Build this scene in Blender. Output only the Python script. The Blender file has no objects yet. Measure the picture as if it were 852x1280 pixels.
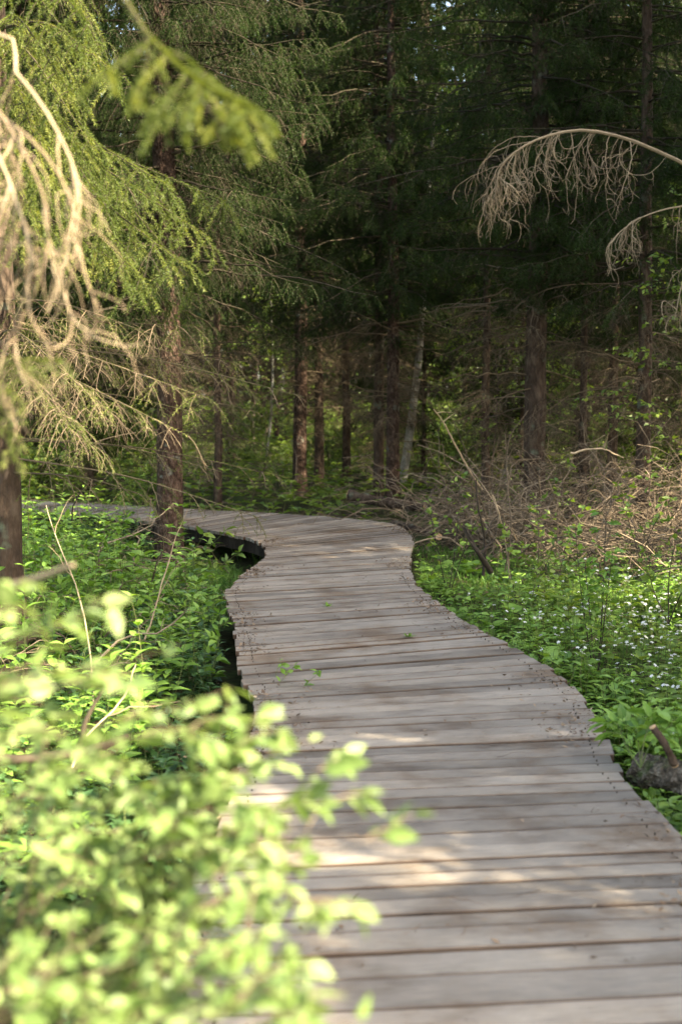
import bpy, math, random
import numpy as np
from mathutils import Vector

# ---------------------------------------------------------------- camera, sky, sun, exposure
rng = np.random.default_rng(7)
random.seed(7)
sc = bpy.context.scene
col = sc.collection
FPX = 1778.0
PITCH = math.atan(160 / FPX)
CAMZ = 1.6
cam_d = bpy.data.cameras.new("camera")
cam_d.sensor_fit = 'VERTICAL'; cam_d.sensor_height = 36.0; cam_d.lens = 50.0
cam_d.clip_start = 0.05; cam_d.clip_end = 2000
cam_d.dof.use_dof = True; cam_d.dof.focus_distance = 9.5; cam_d.dof.aperture_fstop = 2.8
cam = bpy.data.objects.new("camera", cam_d); col.objects.link(cam)
cam.location = (0, 0, CAMZ)
cam.rotation_euler = (math.pi / 2 - PITCH, 0, 0)
sc.camera = cam

SUN = np.array([0.80, -0.45, 0.86]); SUN /= np.linalg.norm(SUN)
world = bpy.data.worlds.new("World"); sc.world = world; world.use_nodes = True
wn = world.node_tree.nodes; wl = world.node_tree.links
sky = wn.new("ShaderNodeTexSky"); sky.sky_type = 'NISHITA'; sky.sun_disc = False
sky.sun_elevation = math.asin(SUN[2]); sky.sun_rotation = math.atan2(SUN[0], SUN[1])
sky.air_density = 1.0; sky.dust_density = 2.5; sky.ozone_density = 0.6
wn["Background"].inputs[1].default_value = 0.15
wl.new(sky.outputs[0], wn["Background"].inputs[0])
sd = bpy.data.lights.new("sun", 'SUN'); sd.energy = 4.5; sd.angle = math.radians(0.6); sd.color = (1.0, 0.93, 0.80)
so = bpy.data.objects.new("sun", sd); col.objects.link(so)
so.rotation_euler = Vector(SUN).to_track_quat('Z', 'Y').to_euler(); so.location = (8, -5, 12)
sc.view_settings.view_transform = 'Standard'; sc.view_settings.look = 'None'
sc.view_settings.gamma = 1.0; sc.view_settings.use_white_balance = True; sc.view_settings.white_balance_temperature = 7600; sc.view_settings.white_balance_tint = 8; sc.view_settings.exposure = 2.75
sc.render.engine = 'CYCLES'
cy = sc.cycles
cy.max_bounces = 6; cy.diffuse_bounces = 4; cy.glossy_bounces = 2; cy.transmission_bounces = 4; cy.transparent_max_bounces = 4
cy.use_denoising = True; cy.sample_clamp_indirect = 6.0; cy.caustics_reflective = False; cy.caustics_refractive = False

# ---------------------------------------------------------------- layout helpers
def at(u, v, d):
    """point seen at photo pixel (u,v) whose distance ahead along world y is d"""
    x = (u - 426) / FPX; y = -(v - 640) / FPX
    dr = (x, math.cos(PITCH) + y * math.sin(PITCH), -math.sin(PITCH) + y * math.cos(PITCH))
    t = d / dr[1]
    return np.array([t * dr[0], d, CAMZ + t * dr[2]])

def nrm(a):
    return a / np.maximum(np.linalg.norm(a, axis=-1, keepdims=True), 1e-9)

DECK = [((-.55, 1.0), (1.40, 1.1)), ((-.50, 3.4), (1.32, 3.6)), ((-.47, 4.6), (1.21, 4.82)), ((-.43, 5.6), (1.16, 5.8)),
        ((-.42, 6.3), (1.22, 6.6)), ((-.44, 7.05), (1.22, 7.5)), ((-.56, 7.85), (1.06, 8.5)), ((-.66, 8.85), (.84, 9.5)),
        ((-.76, 9.8), (.71, 10.4)), ((-.88, 10.75), (.60, 11.35)), ((-.85, 11.6), (.60, 12.25)), ((-.75, 12.6), (.66, 13.4)),
        ((-.71, 13.45), (.73, 14.6)), ((-.84, 14.4), (.66, 16.05)), ((-1.16, 15.1), (.12, 16.9)), ((-1.72, 15.95), (-.9, 17.65)),
        ((-2.65, 17.0), (-2.1, 18.3)), ((-3.5, 17.75), (-3.3, 19.0)), ((-5.5, 18.8), (-5.2, 20.2)), ((-8.5, 20.2), (-8.2, 21.7))]
DL = np.array([d[0] for d in DECK]); DR = np.array([d[1] for d in DECK]); DC = (DL + DR) / 2
_cl = np.linalg.norm(np.diff(DC, axis=0), axis=1); DS = np.concatenate([[0], np.cumsum(_cl)])
def smooth_interp(s, arr):
    # cosine-free Catmull-Rom on the centre-line length
    i = np.clip(np.searchsorted(DS, s) - 1, 0, len(DS) - 2)
    t = (s - DS[i]) / (DS[i + 1] - DS[i])
    p0 = arr[np.maximum(i - 1, 0)]; p1 = arr[i]; p2 = arr[i + 1]; p3 = arr[np.minimum(i + 2, len(arr) - 1)]
    t = t[:, None]
    return 0.5 * (2 * p1 + (p2 - p0) * t + (2 * p0 - 5 * p1 + 4 * p2 - p3) * t ** 2 + (3 * p1 - p0 - 3 * p2 + p3) * t ** 3)
_ss = np.linspace(0, DS[-1], 260); _dl = smooth_interp(_ss, DL); _dr = smooth_interp(_ss, DR)
_dc = (_dl + _dr) / 2; _hw = np.linalg.norm(_dr - _dl, axis=1) / 2 * 0.97
def deck_dist(x, y):
    """distance outside the deck edge (negative = under the deck)"""
    p = np.stack([x, y], -1)
    out = np.full(len(p), 1e9)
    for k in range(13):  # thirteen points across the deck make the outline follow both edges
        t = k / 12.0
        q = _dl * (1 - t) + _dr * t
        d = np.sqrt(((p[:, None, :] - q[None]) ** 2).sum(-1)).min(1) - 0.10
        out = np.minimum(out, d)
    return out

GZ = -0.30
def ground_z(x, y):
    return GZ + 0.05 * np.sin(x * 1.3 + 1) * np.cos(y * 0.9) + 0.03 * np.sin(x * 3.1 + y * 2.3) + 0.10 * np.clip((x - 2.0) / 4, 0, 1) - 0.05 * np.exp(-((x + 1.2) ** 2))

# ---------------------------------------------------------------- mesh builder
class MB:
    def __init__(s):
        s.v = []; s.t = []; s.q = []; s.tr = []; s.qr = []; s.tm = []; s.qm = []; s.n = 0; s.uv = None
    def add(s, V, T=None, Q=None, rT=None, rQ=None, mat=0):
        V = np.asarray(V, float).reshape(-1, 3)
        if T is not None and len(T):
            T = np.asarray(T).reshape(-1, 3); s.t.append(T + s.n)
            s.tr.append(np.broadcast_to(0.5 if rT is None else rT, (len(T),))); s.tm.append(np.full(len(T), mat))
        if Q is not None and len(Q):
            Q = np.asarray(Q).reshape(-1, 4); s.q.append(Q + s.n)
            s.qr.append(np.broadcast_to(0.5 if rQ is None else rQ, (len(Q),))); s.qm.append(np.full(len(Q), mat))
        s.v.append(V); s.n += len(V)
    def tubes(s, P, R, sides=3, mat=0, rnd=None):
        P = np.asarray(P, float); n, k, _ = P.shape
        if n == 0: return
        R = np.broadcast_to(R, (n, k))
        T = nrm(np.gradient(P, axis=1))
        D = P[:, -1] - P[:, 0]
        ref = np.zeros((n, 3)); ref[np.arange(n), np.argmin(np.abs(D), axis=1)] = 1
        U = nrm(np.cross(T, ref[:, None, :])); W = np.cross(T, U)
        a = np.arange(sides) * 2 * math.pi / sides
        ring = P[:, :, None] + R[:, :, None, None] * (np.cos(a)[:, None] * U[:, :, None] + np.sin(a)[:, None] * W[:, :, None])
        i = np.arange(n)[:, None, None]; j = np.arange(k - 1)[None, :, None]; c = np.arange(sides)[None, None, :]
        c2 = (c + 1) % sides
        f = lambda jj, cc: (i * k + jj) * sides + cc
        Q = np.stack([f(j, c) + 0 * c2, f(j, c2) + 0 * c, f(j + 1, c2) + 0 * c, f(j + 1, c) + 0 * c2], -1).reshape(-1, 4)
        r = rng.random(n) if rnd is None else np.broadcast_to(rnd, (n,))
        s.add(ring.reshape(-1, 3), Q=Q, rQ=np.repeat(r, (k - 1) * sides), mat=mat)
        if sides > 3:   # close the far end
            ends = ring[:, -1].reshape(n, sides, 3)
            cc = P[:, -1]
            V = np.concatenate([ends, cc[:, None]], 1)
            b = np.arange(n)[:, None] * (sides + 1)
            T3 = np.stack([b + np.arange(sides), b + (np.arange(sides) + 1) % sides, b + sides + 0 * np.arange(sides)], -1)
            s.add(V.reshape(-1, 3), T=T3.reshape(-1, 3), rT=np.repeat(r, sides), mat=mat)
    def needles(s, P, D, L, W, mat=0, rnd=None):
        n = len(P)
        if n == 0: return
        S = nrm(np.cross(D, rng.normal(size=(n, 3))))
        L = np.broadcast_to(L, (n,))[:, None]; W = np.broadcast_to(W, (n,))[:, None]
        V = np.stack([P - S * W / 2, P + S * W / 2, P + D * L], 1).reshape(-1, 3)
        s.add(V, T=np.arange(n * 3).reshape(n, 3), rT=rng.random(n) if rnd is None else rnd, mat=mat)
    def leaves(s, P, D, S, L, W, mat=0, rnd=None, fold=0.25, curl=0.18, simple=False):
        """ovate leaves folded on the midrib: base P, direction D, side S"""
        n = len(P)
        if n == 0: return
        D = nrm(D); S = nrm(S - (S * D).sum(-1, keepdims=True) * D); N = np.cross(D, S)
        L = np.broadcast_to(L, (n,))[:, None]; W = np.broadcast_to(W, (n,))[:, None]
        r = rng.random(n) if rnd is None else rnd
        def pt(u, v, h): return P + D * L * u + S * W * v + N * (L * h)
        if simple:
            V = np.stack([pt(0, 0, 0), pt(.42, .5, fold * .3), pt(1, 0, -curl), pt(.42, -.5, fold * .3)], 1).reshape(-1, 3)
            b = np.arange(n)[:, None] * 4
            s.add(V, T=np.concatenate([b + [0, 1, 2], b + [0, 2, 3]], 0), rT=np.concatenate([r, r]), mat=mat); return
        V = np.stack([pt(0, 0, 0), pt(.22, .42, fold * .22), pt(.5, .47, fold * .25 - curl * .2), pt(.78, .25, fold * .1 - curl * .6), pt(1, 0, -curl),
                      pt(.78, -.25, fold * .1 - curl * .6), pt(.5, -.47, fold * .25 - curl * .2), pt(.22, -.42, fold * .22),
                      pt(.33, 0, 0), pt(.7, 0, -curl * .4)], 1).reshape(-1, 3)
        b = np.arange(n)[:, None] * 10
        T = np.concatenate([b + [0, 1, 8], b + [8, 7, 0], b + [3, 4, 9], b + [4, 5, 9]], 0)
        Q = np.concatenate([b + [1, 2, 9, 8], b + [2, 3, 9, 9], b + [8, 9, 6, 7]], 0)
        T2 = np.concatenate([b + [2, 3, 9], b + [5, 6, 9]], 0)
        Q = np.concatenate([b + [1, 2, 9, 8], b + [8, 9, 6, 7]], 0)
        s.add(V, T=np.concatenate([T, T2], 0), Q=Q, rT=np.tile(r, 6), rQ=np.tile(r, 2), mat=mat)
    def build(s, name, mats, parent=None, smooth=False, loc=None):
        V = np.concatenate(s.v) if s.v else np.zeros((0, 3))
        if loc is not None: V = V - np.asarray(loc, float)
        T = np.concatenate(s.t) if s.t else np.zeros((0, 3), int); Q = np.concatenate(s.q) if s.q else np.zeros((0, 4), int)
        nt, nq = len(T), len(Q)
        me = bpy.data.meshes.new(name)
        me.vertices.add(len(V)); me.vertices.foreach_set("co", V.astype(np.float32).ravel())
        me.loops.add(nt * 3 + nq * 4); me.loops.foreach_set("vertex_index", np.concatenate([T.ravel(), Q.ravel()]).astype(np.int32))
        me.polygons.add(nt + nq)
        me.polygons.foreach_set("loop_start", np.concatenate([np.arange(nt) * 3, nt * 3 + np.arange(nq) * 4]).astype(np.int32))
        m = np.concatenate((s.tm + s.qm)) if (s.tm or s.qm) else np.zeros(0)
        me.polygons.foreach_set("material_index", np.concatenate(([*s.tm] or [np.zeros(0)]) + ([*s.qm] or [np.zeros(0)])).astype(np.int32))
        at_ = me.attributes.new("rnd", 'FLOAT', 'FACE')
        at_.data.foreach_set("value", np.concatenate(([*s.tr] or [np.zeros(0)]) + ([*s.qr] or [np.zeros(0)])).astype(np.float32))
        if s.uv is not None:
            uvl = me.uv_layers.new(name="UVMap")
            uvl.data.foreach_set("uv", np.concatenate(s.uv).astype(np.float32).ravel())
        me.polygons.foreach_set("use_smooth", np.full(nt + nq, bool(smooth)))
        for mt in mats: me.materials.append(mt)
        me.update(); me.validate()
        o = bpy.data.objects.new(name, me); col.objects.link(o)
        if parent is not None: o.parent = parent
        if loc is not None: o.location = loc
        return o

def tag(o, label=None, cat=None, group=None, kind=None):
    if label: o["label"] = label
    if cat: o["category"] = cat
    if group: o["group"] = group
    if kind: o["kind"] = kind
    return o
def empty(name, loc, label, cat, group=None, rz=0.0):
    o = bpy.data.objects.new(name, None); col.objects.link(o); o.location = loc; o.rotation_euler = (0, 0, rz)
    o.empty_display_size = 0.2
    return tag(o, label, cat, group)
def copy_tree(o, parent=None):
    c = o.copy(); col.objects.link(c)
    if parent is not None: c.parent = parent
    for ch in list(o.children): copy_tree(ch, c)
    return c

# ---------------------------------------------------------------- materials
def nodes(name):
    m = bpy.data.materials.new(name); m.use_nodes = True
    nt = m.node_tree; nt.nodes.clear()
    return m, nt.nodes, nt.links, nt.nodes.new("ShaderNodeOutputMaterial")
def ramp(N, stops):
    r = N.new("ShaderNodeValToRGB"); e = r.color_ramp.elements
    while len(e) < len(stops): e.new(0.5)
    for i, (p, c) in enumerate(stops): e[i].position = p; e[i].color = (*c, 1)
    return r
def leaf_mat(name, stops, trans=0.4, gloss=0.10, warm=(1.25, 1.15, 0.55), rough=0.42):
    m, N, Lk, out = nodes(name)
    a = N.new("ShaderNodeAttribute"); a.attribute_name = "rnd"
    g = N.new("ShaderNodeNewGeometry"); ns = N.new("ShaderNodeTexNoise"); ns.inputs["Scale"].default_value = 1.3
    tc = N.new("ShaderNodeTexCoord"); Lk.new(tc.outputs["Object"], ns.inputs["Vector"])
    mx = N.new("ShaderNodeMath"); mx.operation = 'MULTIPLY_ADD'; mx.inputs[1].default_value = 0.65
    ms = N.new("ShaderNodeMath"); ms.operation = 'MULTIPLY_ADD'; ms.inputs[1].default_value = 0.9; ms.inputs[2].default_value = -0.27
    Lk.new(ns.outputs[0], ms.inputs[0]); Lk.new(a.outputs["Fac"], mx.inputs[0]); Lk.new(ms.outputs[0], mx.inputs[2])
    r = ramp(N, stops); Lk.new(mx.outputs[0], r.inputs[0])
    d = N.new("ShaderNodeBsdfDiffuse"); t = N.new("ShaderNodeBsdfTranslucent"); gl = N.new("ShaderNodeBsdfGlossy")
    gl.inputs["Roughness"].default_value = rough; gl.inputs["Color"].default_value = (.8, .85, .8, 1)
    w = N.new("ShaderNodeMix"); w.data_type = 'RGBA'; w.blend_type = 'MULTIPLY'; w.inputs[0].default_value = 1
    w.inputs[7].default_value = (*warm, 1)
    Lk.new(r.outputs[0], w.inputs[6]); Lk.new(w.outputs[2], t.inputs["Color"]); Lk.new(r.outputs[0], d.inputs["Color"])
    m1 = N.new("ShaderNodeMixShader"); m1.inputs[0].default_value = trans
    Lk.new(d.outputs[0], m1.inputs[1]); Lk.new(t.outputs[0], m1.inputs[2])
    f = N.new("ShaderNodeFresnel"); f.inputs["IOR"].default_value = 1.35
    fm = N.new("ShaderNodeMath"); fm.operation = 'MULTIPLY'; fm.inputs[1].default_value = gloss * 8
    Lk.new(f.outputs[0], fm.inputs[0]); fm.use_clamp = True
    fm2 = N.new("ShaderNodeMath"); fm2.operation = 'MINIMUM'; fm2.inputs[1].default_value = gloss * 0.7; Lk.new(fm.outputs[0], fm2.inputs[0])
    m2 = N.new("ShaderNodeMixShader"); Lk.new(fm2.outputs[0], m2.inputs[0]); Lk.new(m1.outputs[0], m2.inputs[1]); Lk.new(gl.outputs[0], m2.inputs[2])
    Lk.new(m2.outputs[0], out.inputs[0])
    return m
def bark_mat(name, c1, c2, c3, scale=14, stretch=0.35, bump=0.5, lichen=None, lich_amt=0.58):
    m, N, Lk, out = nodes(name)
    tc = N.new("ShaderNodeTexCoord"); mp = N.new("ShaderNodeMapping"); mp.inputs["Scale"].default_value = (1, 1, stretch)
    Lk.new(tc.outputs["Object"], mp.inputs[0])
    v = N.new("ShaderNodeTexVoronoi"); v.inputs["Scale"].default_value = scale * 2.2; Lk.new(mp.outputs[0], v.inputs["Vector"])
    n = N.new("ShaderNodeTexNoise"); n.inputs["Scale"].default_value = scale; n.inputs["Detail"].default_value = 8; n.inputs["Roughness"].default_value = .65
    Lk.new(mp.outputs[0], n.inputs["Vector"])
    r = ramp(N, [(.3, c1), (.52, c2), (.72, c3)]); Lk.new(n.outputs[0], r.inputs[0])
    last = r.outputs[0]
    if lichen:
        n2 = N.new("ShaderNodeTexNoise"); n2.inputs["Scale"].default_value = 5; n2.inputs["Detail"].default_value = 6; Lk.new(tc.outputs["Object"], n2.inputs["Vector"])
        r2 = ramp(N, [(lich_amt, (0, 0, 0)), (lich_amt + .08, (1, 1, 1))]); Lk.new(n2.outputs[0], r2.inputs[0])
        mx = N.new("ShaderNodeMix"); mx.data_type = 'RGBA'; Lk.new(r2.outputs[0], mx.inputs[0]); Lk.new(last, mx.inputs[6]); mx.inputs[7].default_value = (*lichen, 1)
        last = mx.outputs[2]
    p = N.new("ShaderNodeBsdfPrincipled"); p.inputs["Roughness"].default_value = .9; p.inputs["Specular IOR Level"].default_value = .15
    Lk.new(last, p.inputs["Base Color"])
    ad = N.new("ShaderNodeMath"); ad.operation = 'MULTIPLY_ADD'; ad.inputs[1].default_value = .8; Lk.new(v.outputs["Distance"], ad.inputs[0]); Lk.new(n.outputs[0], ad.inputs[2])
    b = N.new("ShaderNodeBump"); b.inputs["Strength"].default_value = bump; b.inputs["Distance"].default_value = .03
    Lk.new(ad.outputs[0], b.inputs["Height"]); Lk.new(b.outputs[0], p.inputs["Normal"]); Lk.new(p.outputs[0], out.inputs[0])
    return m
def twig_mat(name, stops):
    m, N, Lk, out = nodes(name)
    a = N.new("ShaderNodeAttribute"); a.attribute_name = "rnd"
    tc = N.new("ShaderNodeTexCoord"); n = N.new("ShaderNodeTexNoise"); n.inputs["Scale"].default_value = 25; n.inputs["Detail"].default_value = 4
    Lk.new(tc.outputs["Object"], n.inputs["Vector"])
    mx = N.new("ShaderNodeMath"); mx.operation = 'MULTIPLY_ADD'; mx.inputs[1].default_value = .5
    m2 = N.new("ShaderNodeMath"); m2.operation = 'MULTIPLY'; m2.inputs[1].default_value = .5
    Lk.new(n.outputs[0], m2.inputs[0]); Lk.new(a.outputs["Fac"], mx.inputs[0]); Lk.new(m2.outputs[0], mx.inputs[2])
    r = ramp(N, stops); Lk.new(mx.outputs[0], r.inputs[0])
    p = N.new("ShaderNodeBsdfPrincipled"); p.inputs["Roughness"].default_value = .8; p.inputs["Specular IOR Level"].default_value = .2
    Lk.new(r.outputs[0], p.inputs["Base Color"]); Lk.new(p.outputs[0], out.inputs[0])
    return m

M = {}
M['bark_red'] = bark_mat('spruce_bark_reddish', (.014, .009, .006), (.062, .037, .026), (.15, .105, .08), 20, .5, 1.0, (.15, .16, .13), .62)
M['bark_dark'] = bark_mat('spruce_bark_dark', (.020, .014, .010), (.065, .043, .030), (.13, .095, .07), 12, .4, .8, (.11, .12, .085), .60)
M['bark_pale'] = bark_mat('pale_bark', (.14, .13, .11), (.33, .31, .27), (.45, .43, .38), 8, .8, .4, (.05, .05, .04), .62)
M['bark_log'] = bark_mat('mossy_log_bark', (.02, .016, .012), (.10, .08, .06), (.34, .29, .23), 30, .9, 1.0, (.06, .09, .025), .60)
M['needle_dark'] = leaf_mat('needles_dark', [(0, (.008, .020, .004)), (.5, (.019, .040, .009)), (1, (.048, .080, .018))], .30, .02, (1.2, 1.2, .6))
M['needle_light'] = leaf_mat('needles_fresh', [(0, (.040, .065, .016)), (.5, (.095, .13, .032)), (1, (.30, .32, .09))], .35, .03, (1.3, 1.2, .5))
M['leaf_shrub'] = leaf_mat('leaves_spring_shrub', [(0, (.07, .12, .03)), (.5, (.17, .25, .07)), (1, (.34, .40, .17))], .45, .07, (1.1, 1.1, .7))
M['leaf_herb'] = leaf_mat('leaves_herb', [(0, (.05, .11, .018)), (.5, (.14, .26, .042)), (1, (.27, .41, .09))], .38, .06, (1.2, 1.2, .5))
M['leaf_dark'] = leaf_mat('leaves_bramble', [(0, (.020, .052, .016)), (.5, (.042, .098, .028)), (1, (.09, .17, .05))], .30, .08, (1.1, 1.2, .6))
M['leaf_wood'] = leaf_mat('leaves_understorey', [(0, (.045, .095, .018)), (.5, (.12, .20, .035)), (1, (.26, .34, .07))], .5, .06)
M['grass'] = leaf_mat('grass_blades', [(0, (.04, .10, .02)), (.5, (.08, .17, .03)), (1, (.15, .24, .06))], .4, .06)
M['petal'] = leaf_mat('white_petals', [(0, (.6, .6, .56)), (1, (.8, .8, .76))], .35, .02, (1, 1, .95))
M['litter'] = leaf_mat('dead_leaf_litter', [(0, (.03, .02, .012)), (.5, (.13, .085, .055)), (.85, (.26, .19, .125)), (1, (.45, .36, .26))], .1, .05, (1, .9, .7))
M['twig_brown'] = twig_mat('brown_twigs', [(.1, (.016, .012, .007)), (.5, (.034, .026, .016)), (.95, (.08, .062, .038))])
M['twig_tan'] = twig_mat('tan_dead_twigs', [(.1, (.13, .09, .055)), (.5, (.26, .19, .12)), (.95, (.40, .32, .21))])
M['twig_mid'] = twig_mat('dead_spruce_twigs', [(.1, (.04, .028, .018)), (.5, (.10, .072, .045)), (.95, (.22, .17, .105))])
M['twig_dull'] = twig_mat('dull_dead_twigs', [(.1, (.08, .058, .036)), (.5, (.17, .13, .085)), (.95, (.30, .24, .165))])
M['twig_grey'] = twig_mat('grey_brush', [(.1, (.045, .032, .022)), (.5, (.12, .088, .058)), (.8, (.27, .21, .145)), (1, (.5, .42, .31))])
M['stem_green'] = twig_mat('green_stems', [(.1, (.05, .07, .02)), (.5, (.09, .12, .035)), (.95, (.17, .15, .06))])
M['stem_dark'] = twig_mat('dark_stems', [(.1, (.018, .013, .010)), (.5, (.04, .03, .022)), (.95, (.09, .07, .05))])
M['cut_wood'] = twig_mat('cut_wood', [(.1, (.30, .17, .09)), (.9, (.55, .38, .22))])

def wood_mat():
    m, N, Lk, out = nodes('weathered_planks')
    uv = N.new("ShaderNodeUVMap"); uv.uv_map = "UVMap"
    a = N.new("ShaderNodeAttribute"); a.attribute_name = "rnd"
    def noise(sx, sy, scale, det=6, rough=.6):
        mp = N.new("ShaderNodeMapping"); mp.inputs["Scale"].default_value = (sx, sy, 1); Lk.new(uv.outputs[0], mp.inputs[0])
        n = N.new("ShaderNodeTexNoise"); n.inputs["Scale"].default_value = scale; n.inputs["Detail"].default_value = det; n.inputs["Roughness"].default_value = rough
        Lk.new(mp.outputs[0], n.inputs["Vector"]); return n
    grain = noise(1.4, 45, 5, 8, .7)
    fine = noise(3.0, 130, 6, 6, .75)
    blot = noise(1.0, 2.2, 2.6, 5, .6)
    tone = ramp(N, [(0, (.128, .115, .098)), (.35, (.180, .161, .138)), (.7, (.216, .193, .164)), (1, (.262, .232, .195))]); Lk.new(a.outputs["Fac"], tone.inputs[0])
    gr = ramp(N, [(.30, (.36, .33, .31)), (.46, (.92, .92, .92)), (.70, (1.32, 1.30, 1.26))]); Lk.new(grain.outputs[0], gr.inputs[0])
    m1 = N.new("ShaderNodeMix"); m1.data_type = 'RGBA'; m1.blend_type = 'MULTIPLY'; m1.inputs[0].default_value = .9; Lk.new(tone.outputs[0], m1.inputs[6]); Lk.new(gr.outputs[0], m1.inputs[7])
    fr_ = ramp(N, [(.30, (.55, .52, .50)), (.5, (1, 1, 1)), (.7, (1.25, 1.24, 1.22))]); Lk.new(fine.outputs[0], fr_.inputs[0])
    mf = N.new("ShaderNodeMix"); mf.data_type = 'RGBA'; mf.blend_type = 'MULTIPLY'; mf.inputs[0].default_value = .8; Lk.new(m1.outputs[2], mf.inputs[6]); Lk.new(fr_.outputs[0], mf.inputs[7]); m1 = mf
    br = ramp(N, [(.34, (.52, .47, .42)), (.48, (.98, .98, .98)), (.66, (1.22, 1.21, 1.18))]); Lk.new(blot.outputs[0], br.inputs[0])
    m2 = N.new("ShaderNodeMix"); m2.data_type = 'RGBA'; m2.blend_type = 'MULTIPLY'; m2.inputs[0].default_value = .75; Lk.new(m1.outputs[2], m2.inputs[6]); Lk.new(br.outputs[0], m2.inputs[7])
    # brown edge stain, plus gap shade painted onto each board's side faces (v runs 0..0.14 across the board inside each unit)
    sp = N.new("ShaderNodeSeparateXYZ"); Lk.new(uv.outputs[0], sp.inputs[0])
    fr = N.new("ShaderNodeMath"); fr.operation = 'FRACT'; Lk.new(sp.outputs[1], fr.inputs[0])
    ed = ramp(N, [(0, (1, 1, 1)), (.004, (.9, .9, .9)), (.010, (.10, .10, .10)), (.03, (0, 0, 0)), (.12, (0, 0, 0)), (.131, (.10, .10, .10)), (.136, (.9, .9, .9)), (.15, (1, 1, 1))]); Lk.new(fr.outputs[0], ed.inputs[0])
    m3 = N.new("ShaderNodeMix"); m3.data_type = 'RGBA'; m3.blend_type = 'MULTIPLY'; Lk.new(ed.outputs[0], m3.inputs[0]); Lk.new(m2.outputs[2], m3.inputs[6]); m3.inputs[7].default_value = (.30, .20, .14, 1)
    tco = N.new("ShaderNodeTexCoord"); dn = N.new("ShaderNodeTexNoise"); dn.inputs["Scale"].default_value = 1.7; dn.inputs["Detail"].default_value = 8; dn.inputs["Roughness"].default_value = .65
    Lk.new(tco.outputs["Object"], dn.inputs["Vector"])
    dr_ = ramp(N, [(.36, (.66, .54, .43)), (.47, (.95, .92, .88)), (.6, (1.08, 1.07, 1.05))]); Lk.new(dn.outputs[0], dr_.inputs[0])
    m4 = N.new("ShaderNodeMix"); m4.data_type = 'RGBA'; m4.blend_type = 'MULTIPLY'; m4.inputs[0].default_value = 1; Lk.new(m3.outputs[2], m4.inputs[6]); Lk.new(dr_.outputs[0], m4.inputs[7])
    p = N.new("ShaderNodeBsdfPrincipled"); Lk.new(m4.outputs[2], p.inputs["Base Color"])
    p.inputs["Roughness"].default_value = .62; p.inputs["Specular IOR Level"].default_value = .35
    ad = N.new("ShaderNodeMath"); ad.operation = 'MULTIPLY_ADD'; ad.inputs[1].default_value = .6; Lk.new(fine.outputs[0], ad.inputs[0]); Lk.new(grain.outputs[0], ad.inputs[2])
    b = N.new("ShaderNodeBump"); b.inputs["Strength"].default_value = .55; b.inputs["Distance"].default_value = .004
    Lk.new(ad.outputs[0], b.inputs["Height"]); Lk.new(b.outputs[0], p.inputs["Normal"]); Lk.new(p.outputs[0], out.inputs[0])
    return m
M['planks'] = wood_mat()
M['beam'] = bark_mat('old_beam_wood', (.008, .006, .004), (.022, .016, .012), (.05, .038, .03), 9, .4, .4)
def soil_mat():
    m, N, Lk, out = nodes('forest_floor')
    tc = N.new("ShaderNodeTexCoord")
    n = N.new("ShaderNodeTexNoise"); n.inputs["Scale"].default_value = .8; n.inputs["Detail"].default_value = 10; n.inputs["Roughness"].default_value = .7; Lk.new(tc.outputs["Object"], n.inputs["Vector"])
    n2 = N.new("ShaderNodeTexNoise"); n2.inputs["Scale"].default_value = 18; n2.inputs["Detail"].default_value = 8; n2.inputs["Roughness"].default_value = .7; Lk.new(tc.outputs["Object"], n2.inputs["Vector"])
    r = ramp(N, [(.35, (.030, .022, .013)), (.5, (.045, .045, .018)), (.62, (.055, .085, .022))]); Lk.new(n.outputs[0], r.inputs[0])
    r2 = ramp(N, [(.3, (.45, .42, .4)), (.55, (1, 1, 1)), (.8, (1.6, 1.4, 1.1))]); Lk.new(n2.outputs[0], r2.inputs[0])
    mx = N.new("ShaderNodeMix"); mx.data_type = 'RGBA'; mx.blend_type = 'MULTIPLY'; mx.inputs[0].default_value = 1; Lk.new(r.outputs[0], mx.inputs[6]); Lk.new(r2.outputs[0], mx.inputs[7])
    p = N.new("ShaderNodeBsdfPrincipled"); p.inputs["Roughness"].default_value = .95; p.inputs["Specular IOR Level"].default_value = .1; Lk.new(mx.outputs[2], p.inputs["Base Color"])
    b = N.new("ShaderNodeBump"); b.inputs["Strength"].default_value = .8; b.inputs["Distance"].default_value = .05; Lk.new(n2.outputs[0], b.inputs["Height"]); Lk.new(b.outputs[0], p.inputs["Normal"])
    Lk.new(p.outputs[0], out.inputs[0]); return m
M['soil'] = soil_mat()

# ---------------------------------------------------------------- ground
def build_ground():
    g = np.concatenate([np.linspace(-160, -14, 30)[:-1], np.linspace(-14, 14, 140), np.linspace(14, 160, 30)[1:]])
    h = np.concatenate([np.linspace(-120, -4, 20)[:-1], np.linspace(-4, 32, 180), np.linspace(32, 220, 40)[1:]])
    X, Y = np.meshgrid(g, h); Z = ground_z(X, Y)
    Z = Z + (rng.random(Z.shape) - .5) * 0.03
    Z = np.where((np.abs(X) > 20) | (Y > 40), GZ + 0.25 * np.sin(X * .11) * np.cos(Y * .07), Z)
    n, k = X.shape
    i = np.arange(n - 1)[:, None]; j = np.arange(k - 1)[None]
    Q = np.stack([i * k + j, i * k + j + 1, (i + 1) * k + j + 1, (i + 1) * k + j], -1).reshape(-1, 4)
    mb = MB(); mb.add(np.stack([X, Y, Z], -1), Q=Q)
    o = mb.build('ground', [M['soil']], smooth=True)
    tag(o, 'dark soft forest floor under the ferns and herbs', 'ground', kind='structure')
build_ground()

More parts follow.
